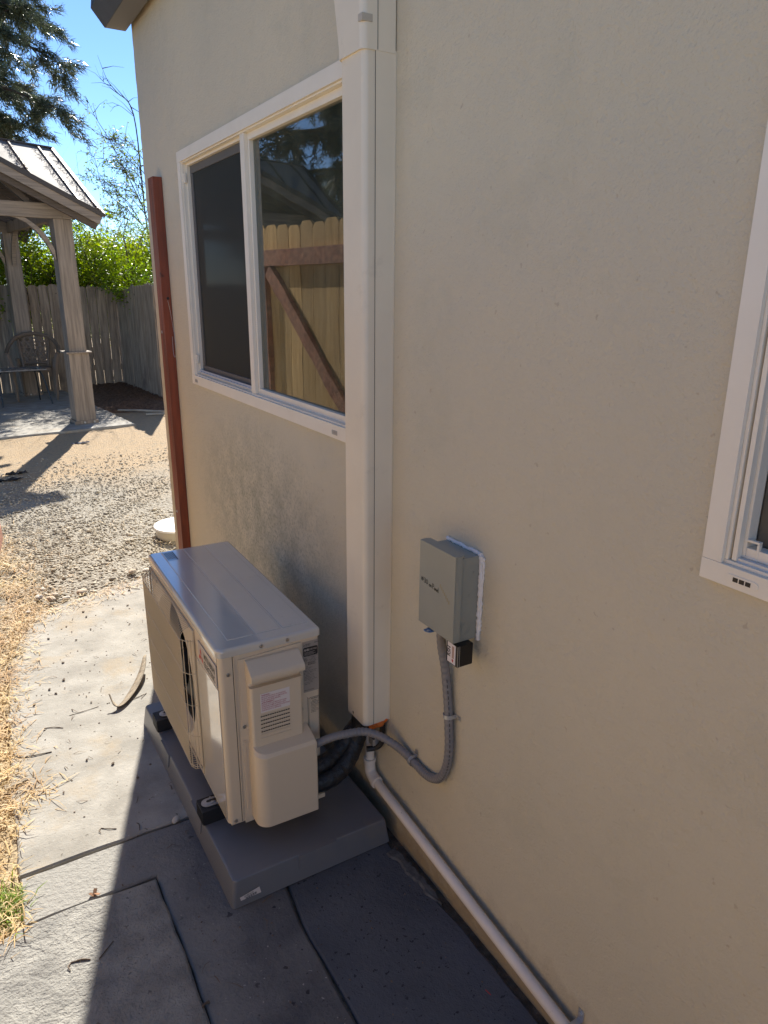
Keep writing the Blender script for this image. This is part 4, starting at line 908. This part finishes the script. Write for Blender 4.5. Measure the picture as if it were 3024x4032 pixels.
# patio slab below it
c_, s__ = math.cos(GA), math.sin(GA); G2W = lambda x, y: (.33+x*c_-y*s__, 9.90+x*s__+y*c_)
slab('patio', [G2W(-3.7,-.48), G2W(.50,-.50), G2W(.56,3.4), G2W(-3.7,3.4)], m_conc, 0.0, .01, .15)

# ---- chair and side table on the patio
ch = empty('armchair', 'tan plastic garden armchair with lattice back beside the gazebo post', 'chair', (.06,12.42,0), math.radians(-10))
g = G()     # shell: seat, back rim, arms, faces -y
g.prism([(-.24,-.27),(.24,-.27),(.21,.20),(-.21,.20)], 2, .46, .485, .008)
g.prism([(-.24,.445),(.24,.445),(.22,.50),(-.22,.50)], 1, -.285, -.265, .006)
g.build('seat', m_plchair, ch)
g = G(); rim = spline([(-.35,-.22,.70),(-.36,-.05,.74),(-.33,.12,.82),(-.22,.22,.93),(0,.26,.975),(.22,.22,.93),(.33,.12,.82),(.36,-.05,.74),(.35,-.22,.70)], 6)
g.tube(rim, .030, 8); 
g.build('arm_rail', m_plchair, ch)
g = G()
def BKp(x, z): return (x, .17+.10*(z-.5)/.45, z)
for sx in (-1,1): g.tube([BKp(sx*.17,.48),BKp(sx*.20,.70),BKp(sx*.22,.92)], .022, 8)
g.tube([BKp(-.19,.53),BKp(.19,.53)], .02, 8)
for i in range(-6,7):      # triangular lattice
    for s2 in (-1,1):
        p0 = [i*.085, .53]; p1 = [i*.085+s2*.23, .93]
        pts_ = [(p0[0]+(p1[0]-p0[0])*t/10, p0[1]+(p1[1]-p0[1])*t/10) for t in range(11)]; pts_ = [p for p in pts_ if abs(p[0]) < .2]
        if len(pts_) > 1: g.bar(BKp(*pts_[0]), BKp(*pts_[-1]), .016, .012, up=(0,1,0))
for z in (.61,.69,.77,.85): g.bar(BKp(-.2,z), BKp(.2,z), .016,.012, up=(0,1,0))
g.build('backrest', m_plchair, ch)
for sx in (-1,1):
    g = G(); g.tube([(sx*.345,-.22,.70),(sx*.30,-.25,.50),(sx*.285,-.27,.25),(sx*.275,-.29,0)], [.032,.045,.033,.02], 6); g.build('leg', m_plchair, ch)
    g = G(); g.tube([(sx*.26,.20,.60),(sx*.235,.24,.40),(sx*.225,.29,0)], [.035,.04,.02], 6); g.build('leg', m_plchair, ch)
tb = empty('side_table', 'low dark side table with thin tubular legs in front of garden chair', 'table', (-.20,11.95,0), math.radians(6))
g = G(); g.box(-.37,.33,-.22,.26,.495,.515,.006); g.build('table_top', m_tabletop, tb)
for (x, y, xx, yy) in ((-.30,-.17,-.33,-.26),(.26,-.17,.34,-.27),(.24,.20,.28,.26),(-.30,.20,-.34,.27)):
    g = G(); g.tube(spline([(x*.6,y,.485),(x,y,.45),(xx,yy,0)],5), .011, 8); g.build('leg', m_tube, tb)

# ============================================================ FENCES
def fence(name, label, P0, P1, h0, h1, seed, gap=.006, corner=False, railside=1):
    random.seed(seed); P0 = Vector(P0); P1 = Vector(P1); L__ = (P1-P0).length; a = math.atan2((P1-P0).y, (P1-P0).x)
    fe = empty(name, label, 'fence', (P0.x,P0.y,0), a); x = 0
    k = 0
    while x < L__:
        w = random.uniform(.134,.146); h = h0+(h1-h0)*x/L__ + random.uniform(-.018,.018); cc = .03; t = random.uniform(-.004,.004); ln = random.uniform(-.006,.006)
        g = G(); g.prism([(x,-.02),(x+w,-.02),(x+w+ln,h-cc),(x+w-cc+ln,h),(x+cc+ln,h),(x+ln,h-cc)], 1, t-.009, t+.009, .0015); g.build('board', m_fence, fe)
        x += w + gap*.6 + (random.random()**4)*.009; k += 1
    g = G()
    for z in (.35,1.35): g = G(); g.box(0,L__,*sorted((.010*railside,.048*railside)),z-.045,z+.045); g.build('rail', m_fence, fe)
    for xx in np.arange(.9, L__, 2.4): g = G(); g.box(xx-.045,xx+.045,*sorted((.049*railside,.139*railside)),-.02,h0-.02); g.build('post', m_fence, fe)
    return fe
fence('board_fence', 'grey weathered board fence running behind the gazebo', (1.62,13.19), (-5.6,13.62), 1.69, 1.76, 3, railside=-1)
fence('board_fence', 'grey weathered board fence returning toward the house from the corner', (1.52,13.16), (1.665,10.99), 1.67, 1.74, 5, gap=.002)
# unseen alley side fence, set back to bounce warm sunlight onto the house wall
bounce_fence = empty('board_fence', 'unseen tan cedar side fence set back to bounce warm light onto the house wall', 'fence', (-3.0,-5,0))
g = G(); random.seed(9); y = 0
while y < 8.8:
    w = random.uniform(.136,.146); h = 1.95+random.uniform(-.01,.01); g.prism([(y,0),(y+w,0),(y+w,h-.03),(y+w-.03,h),(y+.03,h),(y,h-.03)], 0, -.02, random.uniform(-.003,.001), .0015); y += w+.003
g.build('boards', m_gateboard, bounce_fence)
g = G(); g.box(-.058,-.021,0,8.8,.3,.39); g.build('rail', m_gatewood, bounce_fence); g = G(); g.box(-.058,-.021,0,8.8,1.5,1.59); g.build('rail', m_gatewood, bounce_fence)
random.seed(21)

# ============================================================ VEGETATION
def leaves_mesh(name, C_, size, m, parent, flat=.5, asp=.45, curl=.15):
    """C_: Nx3 leaf centres -> folded rhombic leaves (2 quads would be heavier; one bent quad each)"""
    N = len(C_); C_ = np.asarray(C_, float)
    d = rng.standard_normal((N,3)); d[:,2] = d[:,2]*flat - .25; d /= np.linalg.norm(d, axis=1)[:,None]
    n_ = rng.standard_normal((N,3)); w = np.cross(d, n_); w /= np.linalg.norm(w, axis=1)[:,None]; nn = np.cross(d, w)
    L__ = size*rng.uniform(.55,1.15,N)[:,None]; W_ = L__*asp*.5
    a = C_ - d*L__*.5; b = C_ + w*W_ + nn*W_*curl; c = C_ + d*L__*.5; e = C_ - w*W_ + nn*W_*curl
    V = np.stack([a,b,c,e],1).reshape(-1,3); F = np.arange(4*N).reshape(-1,4)
    return npmesh(name, V, F, m, parent)
def clumps(n, cen, rad, per, spread, shell=.6):
    out = []
    for _ in range(n):
        v = rng.standard_normal(3); v /= np.linalg.norm(v); q = rng.uniform(shell,1)**.7
        c = np.array(cen) + v*np.array(rad)*q; out.append(c + rng.standard_normal((per,3))*spread*rng.uniform(.6,1.3))
    return np.concatenate(out)
def branchy(g, p, d, L__, rad, depth, tips, droop=.0, spread=.6, segs=4):
    P = [Vector(p)]; R0 = [rad]; d = Vector(d).normalized(); q = Vector(p)
    for i in range(segs):
        d = (d + Vector((random.gauss(0,.12),random.gauss(0,.12),random.gauss(0,.08)-droop))).normalized(); q = q + d*L__/segs; P.append(q.copy()); R0.append(rad*(1-.75*(i+1)/segs))
        if depth > 0 and i > 0:
            for _ in range(random.choice((1,2))):
                dd = (d + Vector((random.gauss(0,spread),random.gauss(0,spread),random.gauss(0,spread*.6)))).normalized()
                branchy(g, q, dd, L__*random.uniform(.4,.62), R0[-1]*.6, depth-1, tips, droop, spread, 3)
        elif depth == 0: tips.append(q.copy())
    tips.append(q.copy()); g.tube(P, R0, 5 if rad < .02 else 8, False)
def bush(name, label, cat, cen, rad, ncl, per, m, leaf, spr, base, group=None, extra=None, zmin=.25, shell=.45):
    t = empty(name, label, cat, (cen[0],cen[1],0), 0, group); g = G(); tips = []
    random.seed(int(cen[0]*100+cen[1]*10)+5)
    for k in range(4):
        a = random.random()*2*PI; branchy(g, (random.gauss(0,.08),random.gauss(0,.08),0), (math.cos(a)*.35,math.sin(a)*.35,1), cen[2]+rad[2]*.6, base, 2, tips, 0, .55)
    g.build('stem', m_trunk, t, smooth=60)
    C_ = clumps(ncl, (0,0,cen[2]), rad, per, spr, shell); 
    if tips:
        T_ = np.array([tuple(p) for p in tips]); T_ = T_[rng.integers(0,len(T_),ncl*3)] ; C_ = np.concatenate([C_, np.repeat(T_,6,0)+rng.standard_normal((len(T_)*6,3))*.07])
    C_ = C_[(C_[:,2] > zmin) & (C_[:,2] < 2.58 + .26*rng.standard_normal(len(C_)))]
    if extra is not None: C_ = np.concatenate([C_, np.array(extra)-np.array((cen[0],cen[1],0))])
    leaves_mesh('foliage', C_, leaf, m, t); return t
GRP = 'shrubs behind the fence'
bush('hedge_shrub','bright yellow-green shrub behind the fence seen between the gazebo posts','shrub',(.15,14.5,1.65),(.85,.5,.74),620,38,m_leaf,.068,.11,.03,GRP)
bush('hedge_shrub','bright green rounded shrub rising over the fence right of the gazebo post','shrub',(1.42,14.4,1.65),(.85,.5,.90),760,38,m_leaf,.064,.11,.03,GRP)
bush('hedge_shrub','dense green shrub behind the fence at the left edge of the picture','shrub',(-1.2,14.6,1.6),(.9,.5,.75),450,34,m_leafd,.062,.12,.03,GRP)
bush('hedge_shrub','dark green shrub filling the fence corner beside the house wall','shrub',(2.55,14.1,1.9),(.80,.8,1.1),700,34,m_leafd,.055,.12,.03,GRP)
# foliage that hangs over the fence corner
hang = []
for k in range(64):
    p = Vector((random.uniform(1.35,1.95), random.uniform(12.35,13.05), random.uniform(1.7,2.3))); d = Vector((random.uniform(-.3,.1),-.25,-1)).normalized()
    ln = random.uniform(.25,.85)*(1.0 if p.x > 1.55 else .55)
    for i in range(26): q = p + d*ln*i/26; hang.append((q.x+random.gauss(0,.05), q.y+random.gauss(0,.05), q.z+random.gauss(0,.03)))
for k in range(120):
    c = (random.uniform(1.1,2.2), random.uniform(12.6,13.9), random.uniform(1.75,2.5))
    for i in range(20): hang.append((c[0]+random.gauss(0,.1), c[1]+random.gauss(0,.1), c[2]+random.gauss(0,.1)))
t = empty('overhanging_tree', 'leafy tree whose drooping sprays hang over the fence corner', 'tree', (2.0,13.75,0)); g = G(); tips = []
random.seed(4)
for k in range(3): branchy(g, (0,0,0), (random.uniform(-.3,.1),random.uniform(-.3,.1),1), 2.6, .035, 2, tips, .03, .5)
g.build('trunk', m_trunk, t, smooth=60); leaves_mesh('crown', np.array(hang)-np.array((2.0,13.75,0)), .055, m_leaf, t)
# thin tall tree with sparse leaves and bare twigs
t = empty('sparse_tree', 'tall thin half-bare tree with sparse small leaves rising against the sky', 'tree', (3.26,17.88,-.34)); t.scale = (1.2,1.2,1.2); g = G(); tips = []
random.seed(12); loc0 = Vector((2.55,14.9,0)); Lf = []
def limb(pts, rad, twigs, leafy, tl=.35):
    P = spline([Vector(p)-loc0 for p in pts], 6); g.tube(P, [rad*.6*(1-.85*i/(len(P)-1)) for i in range(len(P))], 6, False)
    for k in range(twigs):
        i = random.randint(len(P)//4, len(P)-2); p = P[i]; d = (P[i+1]-P[i]).normalized()
        dd = (d*random.uniform(.2,1) + Vector((random.gauss(0,.6),random.gauss(0,.4),random.gauss(0,.45)))).normalized(); L__ = tl*random.uniform(.4,1.2)
        q = [p, p+dd*L__*.5+Vector((0,0,.03)), p+dd*L__]; g.tube(q, [rad*.25+.002,.003,.0018], 4, False)
        for j in range(int(leafy*random.uniform(.5,1.5))):
            s_ = random.random(); b = q[0].lerp(q[2], .25+.75*s_); Lf.append((b.x+random.gauss(0,.025), b.y+random.gauss(0,.025), b.z+random.gauss(0,.025)))
limb([(2.55,14.9,0),(2.60,14.9,1.6),(2.50,14.8,3.0),(2.45,14.7,4.2)], .05, 14, 12, .6)
limb([(2.5,14.8,3.2),(2.40,14.6,4.62),(2.12,14.5,4.93),(1.98,14.5,5.1),(1.86,14.5,5.45)], .022, 9, 0, .45)
limb([(2.12,14.5,4.92),(2.0,14.5,5.0),(1.88,14.5,5.1),(1.80,14.5,5.3)], .009, 3, 0, .25)
limb([(2.4,14.6,4.6),(2.15,14.5,4.72),(2.02,14.5,4.68),(1.92,14.5,4.75)], .008, 2, 0, .2)
limb([(2.45,14.7,3.1),(2.2,14.5,3.55),(1.93,14.5,4.14),(1.72,14.5,4.5),(1.60,14.5,4.8)], .018, 13, 6, .3)
limb([(2.4,14.7,2.8),(2.1,14.5,3.2),(1.8,14.5,3.3),(1.34,14.5,3.56)], .014, 16, 9, .25)
limb([(2.4,14.7,2.8),(2.15,14.5,3.0),(1.75,14.5,3.35),(1.64,14.5,3.82),(1.58,14.5,3.9)], .014, 14, 9, .3)
for k in range(13):
    a = (2.35+random.uniform(-.1,.2),14.6,2.3+.13*k); b = (a[0]-random.uniform(.35,.95), 14.5+random.uniform(-.3,.3), a[2]+random.uniform(.25,.75)); limb([a,((a[0]+b[0])/2,14.5,(a[2]+b[2])/2+.1),b], .012, 18, 9 if k < 10 else 6, .3)
g.build('trunk', m_trunk, t, smooth=60); leaves_mesh('crown', np.array(Lf), .055, m_leafd, t)
# pine
def pine(name, label, loc, H, R0, zc0, nb, seed, tuft=22, need=.17, nw=.0055):
    random.seed(seed); t = empty(name, label, 'tree', loc); g = G()
    g.tube([(0,0,0),(.05,0,H*.3),(0,.08,H*.65),(0,0,H)], [.30,.24,.14,.03], 10)
    tips = []
    for k in range(nb):
        z = zc0 + (H-zc0)*(k/nb)**.9; a = k*2.399+random.gauss(0,.2); fr = (z-zc0)/(H-zc0); L__ = R0*(1-fr**2*.72)*random.uniform(.8,1.05)*(.8+.2*min(1,fr*6))
        d = Vector((math.cos(a), math.sin(a), .12)); P = [Vector((0,0,z))]; q = P[0].copy()
        for i in range(7): d = (d+Vector((random.gauss(0,.07),random.gauss(0,.07),-.065))).normalized(); q = q+d*L__/7; P.append(q.copy())
        g.tube(P, [.055*(1-.85*i/7)+.006 for i in range(8)], 5, False)
        for i in range(2,8):
            for _ in range(5 if i < 7 else 6):
                dd = (d*random.uniform(0,.9)+Vector((random.gauss(0,.7),random.gauss(0,.7),random.gauss(-.25,.35)))).normalized(); l2 = L__*.20*random.uniform(.5,1.2)
                c = P[i]; e = c+dd*l2; g.tube([c, (c+e)/2+Vector((0,0,.04)), e], [.012,.008,.004], 3, False)
                for j in range(5): tips.append((c.lerp(e, .35+.65*j/4), dd))
    g.build('trunk', m_trunk, t, smooth=60)
    N = len(tips); Pt = np.array([tuple(p[0]) for p in tips]); Dt = np.array([tuple(p[1]) for p in tips])
    Pt = np.repeat(Pt, tuft, 0)+rng.standard_normal((N*tuft,3))*.045; D_ = np.repeat(Dt, tuft, 0)+rng.standard_normal((N*tuft,3))*.65; D_[:,2] -= .15
    D_ /= np.linalg.norm(D_, axis=1)[:,None]; L__ = need*rng.uniform(.6,1.1,len(Pt))[:,None]; w = np.cross(D_, rng.standard_normal((len(Pt),3))); w /= np.linalg.norm(w,axis=1)[:,None]
    V = np.stack([Pt-w*nw, Pt+w*nw, Pt+D_*L__],1).reshape(-1,3); F = np.arange(len(V)).reshape(-1,3)
    npmesh('crown', V, F, m_pine, t); return t
pine('pine_tree', 'large dark pine with drooping needle sprays above the gazebo roof', (-1.85,17.6,0), 13.5, 3.75, 4.7, 190, 8, tuft=34, nw=.009)
pine('pine_tree', 'second pine behind the first, mirrored in the window glass', (-7.8,15.0,0), 12.5, 4.6, 3.0, 84, 19, tuft=22, need=.22, nw=.010)

# ============================================================ SMALL THINGS ON THE GROUND
def stones():
    me_ = bmesh.new(); bmesh.ops.create_icosphere(me_, subdivisions=1, radius=1); bv = np.array([v.co for v in me_.verts]); me_.verts.ensure_lookup_table()
    bf = np.array([[v.index for v in f_.verts] for f_ in me_.faces]); me_.free()
    N = 46000; y = 3.4+4.6*rng.random(N)**1.1; x = -2.2+4.0*rng.random(N)
    keep = ~((x < 0.02) & (x > -1.0) & (y < 4.0)) & ~((x > -.02) & (y < 4.25)) & ~((x > -.93) & (x < .0) & (y < 4.16 + (x)*.25)); keep &= (x > -1.9+ .0*y) & (x < .25+(y-4)*.35)
    den = np.clip(1.1-(y-5.2)*.38, .08, .95); den = np.where((x < -.88-.15*np.sin(y*3)) & (y < 5.0), den*.35, den); keep &= rng.random(N) < den
    x, y = x[keep], y[keep]; N = len(x)
    s = rng.uniform(.0035,.0095,N)*(1+.9*(rng.random(N) > .97)); a = rng.random(N)*6.28
    sc = np.stack([s*rng.uniform(.9,1.6,N), s*rng.uniform(.7,1.1,N), s*rng.uniform(.4,.8,N)],1)
    V = bv[None]*sc[:,None,:]*(1+.18*rng.standard_normal((N,len(bv),1)))
    ca, sa = np.cos(a)[:,None], np.sin(a)[:,None]; X = V[...,0]*ca-V[...,1]*sa; Y = V[...,0]*sa+V[...,1]*ca
    V = np.stack([X+x[:,None], Y+y[:,None], V[...,2]-.026+sc[:,2:3]*.7],2)
    F = (bf[None]+ (np.arange(N)*len(bv))[:,None,None]).reshape(-1,3)
    tag(npmesh('gravel', V.reshape(-1,3), F, m_stone), kind='stuff')
stones()
def straw(name, n, region, m, ln, kind='stuff', hgt=.03, up=.35):
    V = []; F = []
    for i in range(n):
        x, y = region(); a = random.uniform(0,2*PI); L__ = ln*random.uniform(.4,1.2); e = random.uniform(0,up); d = Vector((math.cos(a)*math.cos(e), math.sin(a)*math.cos(e), math.sin(e)))*L__
        w = Vector((-math.sin(a), math.cos(a), 0))*random.uniform(.0009,.0020); z0 = -.018+random.random()**2*hgt; p = Vector((x,y,z0)); q = p+d*.5+Vector((0,0,.006)); e_ = p+d+Vector((random.gauss(0,.008),random.gauss(0,.008),-d.z*.25)); k = len(V)
        V += [p-w,p+w,q+w,q-w,e_+w*.3,e_-w*.3]; F += [(k,k+1,k+2,k+3),(k+3,k+2,k+4,k+5)]
    o = npmesh(name, [tuple(v) for v in V], F, m); tag(o, kind=kind); return o
def edge_x(y): return np.interp(y, [1.75,1.85,2.2,2.37,2.55,2.8,3.1,3.45,3.7,3.95,4.1,5.2,6], [-1.10,-1.08,-1.07,-1.03,-1.065,-1.05,-1.03,-1.01,-.94,-.84,-.85,-.95,-1.1])
def reg_straw():
    while True:
        y = random.uniform(1.72,5.7); x = float(edge_x(y)) + .02 - abs(random.gauss(0,.22)) + (random.gauss(0,.10) if y > 3.9 else 0)
        if math.sin(x*17+y*5)*math.cos(y*9-x*6)+random.gauss(0,.5) > -.55: return x, y
straw('dry_grass', 10500, reg_straw, m_straw, .065, hgt=.035, up=.45)
def reg_thin():
    y = random.uniform(3.3,5.5); return random.uniform(-1.1,.2) if y > 4.2 else random.uniform(-1.05,-.86), y
def reg_edge():
    if random.random() < .62:
        y = random.uniform(2.45,3.9); return float(edge_x(y)) + abs(random.gauss(0,.055)) - .01, y
    x = random.uniform(-.95,-.2); return x, 4.0 + (x+.6)*.35 - .0 + random.gauss(0,.05)
straw('straw_litter', 900, reg_edge, m_straw, .05, hgt=.008, up=.12); bpy.data.objects['straw_litter'].location.z = .018
straw('straw_litter', 420, reg_thin, m_straw, .06, hgt=.006, up=.1)
def reg_tuft():
    return -1.115+random.gauss(0,.022), 1.915+random.gauss(0,.035)
straw('green_grass', 420, reg_tuft, m_green, .055, hgt=.01, up=1.3)
def reg_heap():
    return -.955+random.gauss(0,.04)-.03, 2.40+random.gauss(0,.05)
straw('grass_clippings', 240, reg_heap, m_straw, .09, hgt=.02, up=.15)
def reg_path():
    y = random.uniform(1.2,4.1); return random.uniform(-1.0,-.35), y
straw('straw_litter', 70, reg_path, m_twig, .035, hgt=.002, up=.03)
for o in bpy.data.objects:
    if o.name.startswith('straw_litter.'): o.location.z = .018
def nubs():
    g = G(); random.seed(31)
    for x, y in [(-.557,3.939),(-.458,3.822),(-.605,3.86),(-.601,3.786),(-.381,3.825),(-.71,3.715),(-.606,3.619),(-.688,3.531),(-.806,3.614),(-.883,3.329),(-.776,3.321),(-.796,3.15),(-.694,3.637),(-.42,4.02),(-.33,4.03),(-.86,3.1),(-.80,3.08),(-.84,3.05),(-.93,3.0),(-.72,2.9),(-.73,2.96),(-.66,2.3),(-.8,2.5),(-.72,2.43),(-.9,2.35)]:
        g.ico((x,y,.004), random.uniform(.003,.0065), 1, .3, (1.4,1,.6))
    for k in range(110): g.ico((random.uniform(-1.0,-.3),random.uniform(3.2,4.05)-random.random()**2*1.6,.001), random.uniform(.0015,.004), 1, .3, (1.4,1,.6))
    for k in range(60): g.ico((random.uniform(-.68,-.05),random.uniform(.9,1.8),-.001), random.uniform(.001,.0028), 1, .3, (1.4,1,.6))
    tag(g.build('debris_specks', m_twig, smooth=0), kind='stuff')
nubs()
rocks = [(-.571,4.145,.034,'rounded brown rock at the far edge of the slab',m_rock),(-.248,4.33,.030,'brown stone on the gravel just left of the unit top',m_rock),(-.172,4.31,.024,'grey stone touching the outline of the unit corner',m_rockw),
 (-.793,4.19,.030,'pale flat stone leftmost in the row at slab end',m_rockw),(-.735,4.135,.032,'tan flat stone in the row at slab end',m_rock),(-.66,4.105,.026,'cream stone in the row nearest the round brown rock',m_rockw),
 (-.71,4.19,.024,'small white stone behind the row at slab end',m_rockw),(-.865,3.985,.018,'white pebble at the curved left corner of the slab',m_rockw),(-.42,4.40,.014,'lone white pebble on gravel before the slab edge',m_rockw),(-.76,4.31,.022,'pale stone in the straw behind the slab end',m_rockw),(-1.03,2.915,.020,'brown clod at the left slab edge',m_rock),(-.599,2.022,.0145,'oval pebble lodged in the slab joint beside the pad',m_rockw)]
random.seed(5)
for i, (x, y, s, lab, m) in enumerate(rocks):
    g = G(); g.ico((0,0,s*.35), s*.8, 2, .10, (1.25,.9,.62) if s != .0145 else (1.6,1,.6)); o = g.build('pebble' if s < .025 else 'rock', m, smooth=60); o.location = (x,y,-.012 if y > 4.1 else (.0 if x > -1 and i != 11 else -.004)); tag(o, lab, 'stone', 'loose stones round the slab')
tw = [((-1.026,2.645),(-.907,2.62),'straight dark twig at the left slab edge',.0022),((-.914,2.80),(-.848,2.764),'short twig by the slab edge straw',.0016),((-.814,2.845),(-.699,2.855),'long thin twig lying across the middle of the slab',.0013),((-.819,2.106),(-.776,2.078),'hooked twig just above the slab joint',.0016),((-.976,1.628),(-.93,1.612),'dark bent twig on the rough front slab',.0022),((-.911,1.602),(-.868,1.64),'pale straw stem in the shade on the front slab',.0018),((-.713,2.072),(-.712,2.034),'tiny twig poking out of the slab joint',.0016),((-.720,1.336),(-.697,1.348),'stubby dark twig at the slab seam in the foreground',.0036),((-1.0,3.47),(-.93,3.52),'thick dark twig at the left rim of the slab',.004),((-.335,4.09),(-.27,4.02),'thin twig at the far slab end beside the unit',.0016),((-.60,2.83),(-.50,2.86),'brown stem near the curled bark strip',.0013)]
for i, (a, b, lab, r_) in enumerate(tw):
    mid_ = Vector(((a[0]+b[0])/2+random.uniform(-.006,.006),(a[1]+b[1])/2+random.uniform(-.006,.006),0)); A_ = Vector((*a,0)); B_ = Vector((*b,0)); o_ = A_.copy()
    g = G(); P = spline([A_-o_+Vector((0,0,r_*.6)), mid_-o_+Vector((0,0,r_+.001)), B_-o_+Vector((0,0,r_*.6))],5); g.tube(P, [r_*random.uniform(.7,1.1) for _ in P], 6)
    if i in (3,4): g.tube([P[0], P[0]+Vector((-.008,-.012,.004)), P[0]+Vector((-.004,-.024,.001))], r_*.7, 5)
    o = g.build('twig', m_twig, smooth=60); o.location = o_ + Vector((0,0,.0068 if a[1] < 1.8 and a[0] < -.72 else .0002)); tag(o, lab, 'twig', 'twigs lying on the concrete')
g = G(); o_ = Vector((-.886,1.83,0))
for a, b in (((0,0,.002),(.008,.018,.010)),((.0,0,.002),(-.010,.012,.006)),((.004,.006,.004),(.014,-.006,.006))): g.bar(a, b, .010, .001, up=(.3,.2,1))
o = g.build('dead_leaf', m_mulch, smooth=0); o.location = o_; tag(o, 'curled brown dead leaf on the second slab joint', 'leaf')
# curled strip of bark
g = G(); cl = spline([(-.447,3.10,.055),(-.478,3.02,.034),(-.515,2.95,.018),(-.560,2.88,.008),(-.605,2.82,.006),(-.632,2.797,.010),(-.648,2.815,.030),(-.653,2.845,.052)],6); n_ = len(cl); o_ = Vector((-.56,2.88,0)); Lr = []; Rr = []
for i, p in enumerate(cl):
    t_ = (cl[min(i+1,n_-1)]-cl[max(i-1,0)]); t_.z = 0; t_.normalize(); w = .003+.018*math.sin(PI*min(1,(i+2)/(n_+1)*1.15))**.8; s_ = Vector((-t_.y, t_.x, .5)).normalized()*w
    Lr.append(g.bm.verts.new(p-o_+s_)); Rr.append(g.bm.verts.new(p-o_-s_))
for i in range(n_-1): g.bm.faces.new((Lr[i],Lr[i+1],Rr[i+1],Rr[i]))
o = g.build('bark_strip', m_bark, smooth=60); o.location = o_; sm = o.modifiers.new('thick','SOLIDIFY'); sm.thickness = .0025; tag(o, 'long curled strip of bark lying on the sunlit slab', 'bark')
g = G(); g.prism([(-.03,-.012),(.045,.004),(.04,.016),(-.03,.010)], 2, 0, .006, .001); o = g.build('wood_chip', m_bark, smooth=0); o.location = (-1.045,2.475,.004); tag(o, 'split brown wood chip on the left slab edge', 'wood chip')
g = G(); g.tube([(0,0,.002),(.003,-.018,.002)], .0011, 5); o = g.build('plastic_bit', m_red, smooth=0); o.location = (-.086,1.03,-.003); tag(o, 'tiny red plastic sliver on the dark slab near the wall', 'plastic bit')
# white round lid beyond the corner
wl = empty('cleanout_lid', 'white round plastic lid on the gravel behind the house corner', 'lid', (.215,4.94,-.02))
g = G(); g.disc((0,0,0),(0,0,1),.165,.060,40,.006); g.build('rim', mat('lid_rim',(.62,.57,.44),.5), wl); g = G(); g.disc((0,0,.0602),(0,0,1),.178,.018,40,.007); g.build('cap', m_white, wl)
# white hoses near the fence
for pts_, lab in (([(.90,10.66,.0),(1.13,10.42,.015),(1.40,10.22,.01),(1.7,10.1,.01)],'white plastic pipe lying beside the mulch bed, farther one'),([(1.16,10.09,.005),(1.36,10.0,.012),(1.6,9.92,.01)],'short white plastic pipe lying beside the mulch bed, nearer one')):
    g = G(); g.tube(spline(pts_,6), .015, 10); o = g.build('loose_pipe', m_conc); tag(o, lab, 'pipe')
# scraps on the dirt
def scrap(loc, s, m, lab, name='rag'):
    g = G(); bm = g.bm; N_ = 7; V_ = [[bm.verts.new(((i/(N_-1)-.5)*s*2+random.gauss(0,s*.08), (j/(N_-1)-.5)*s*.7+random.gauss(0,s*.08), abs(random.gauss(0,s*.13)))) for i in range(N_)] for j in range(N_)]
    for j in range(N_-1):
        for i in range(N_-1):
            if random.random() < .86: bm.faces.new((V_[j][i],V_[j][i+1],V_[j+1][i+1],V_[j+1][i]))
    o = g.build(name, m, smooth=60); o.location = loc; tag(o, lab, 'scrap')
scrap((.09,8.62,-.02), .085, m_rag, 'crumpled grey rag on bare dirt before the gazebo post', 'rag')
scrap((-.66,7.43,-.02), .09, mat('black_scrap',(.02,.02,.022),.8), 'torn black scrap lying in the post shadow', 'cloth_scrap')
scrap((-.73,7.19,-.02), .10, mat('black_scrap2',(.02,.02,.022),.8), 'black crumpled scrap nearer the left edge of the dirt', 'cloth_scrap')
scrap((-.66,9.36,-.02), .05, mat('black_scrap3',(.02,.02,.022),.8), 'small dark scrap at the patio edge on the left', 'cloth_scrap')
# mulch heap in the fence corner
def mulch():
    xs = np.linspace(.6,2.1,40); ys = np.linspace(10.2,13.25,60); X, Y = np.meshgrid(xs, ys)
    e = np.clip(np.minimum.reduce([(X-.66)/.35, (2.1-X)/.1, (Y-10.3-.35*(1.7-X))/.5, (13.3-Y)/.1]), 0, 1); Z = -.035+.11*e**.7 + .012*rng.standard_normal(X.shape)*e
    V = np.stack([X.ravel(),Y.ravel(),Z.ravel()],1); nx = len(xs); i, j = np.meshgrid(np.arange(nx-1), np.arange(len(ys)-1)); a = (j*nx+i).ravel()
    tag(npmesh('mulch_bed', V, np.stack([a,a+1,a+nx+1,a+nx],1), m_mulchbed, smooth=60), kind='structure')
    def pt():
        while True:
            x = random.uniform(.62,1.8); y = random.uniform(10.3,13.2)
            if y > 10.2+.35*(1.7-x): return (x, y, .03+min(1,(x-.6)/.35)*.05+random.random()*.01), 0
    tag(litter(pt, 5200, .05, m_mulch, 'leaf_litter'), kind='stuff')
mulch()
def pt_():
    return (random.uniform(-1.6,.85), random.uniform(9.5,12.8), .006), 0
tag(litter(pt_, 420, .035, m_mulch, 'patio_litter'), kind='stuff')
def pt_():
    y = random.uniform(6.6,9.4); return (random.uniform(-1.3,1.1), y, -.018), 0
tag(litter(pt_, 1500, .03, m_twig, 'yard_litter'), kind='stuff')
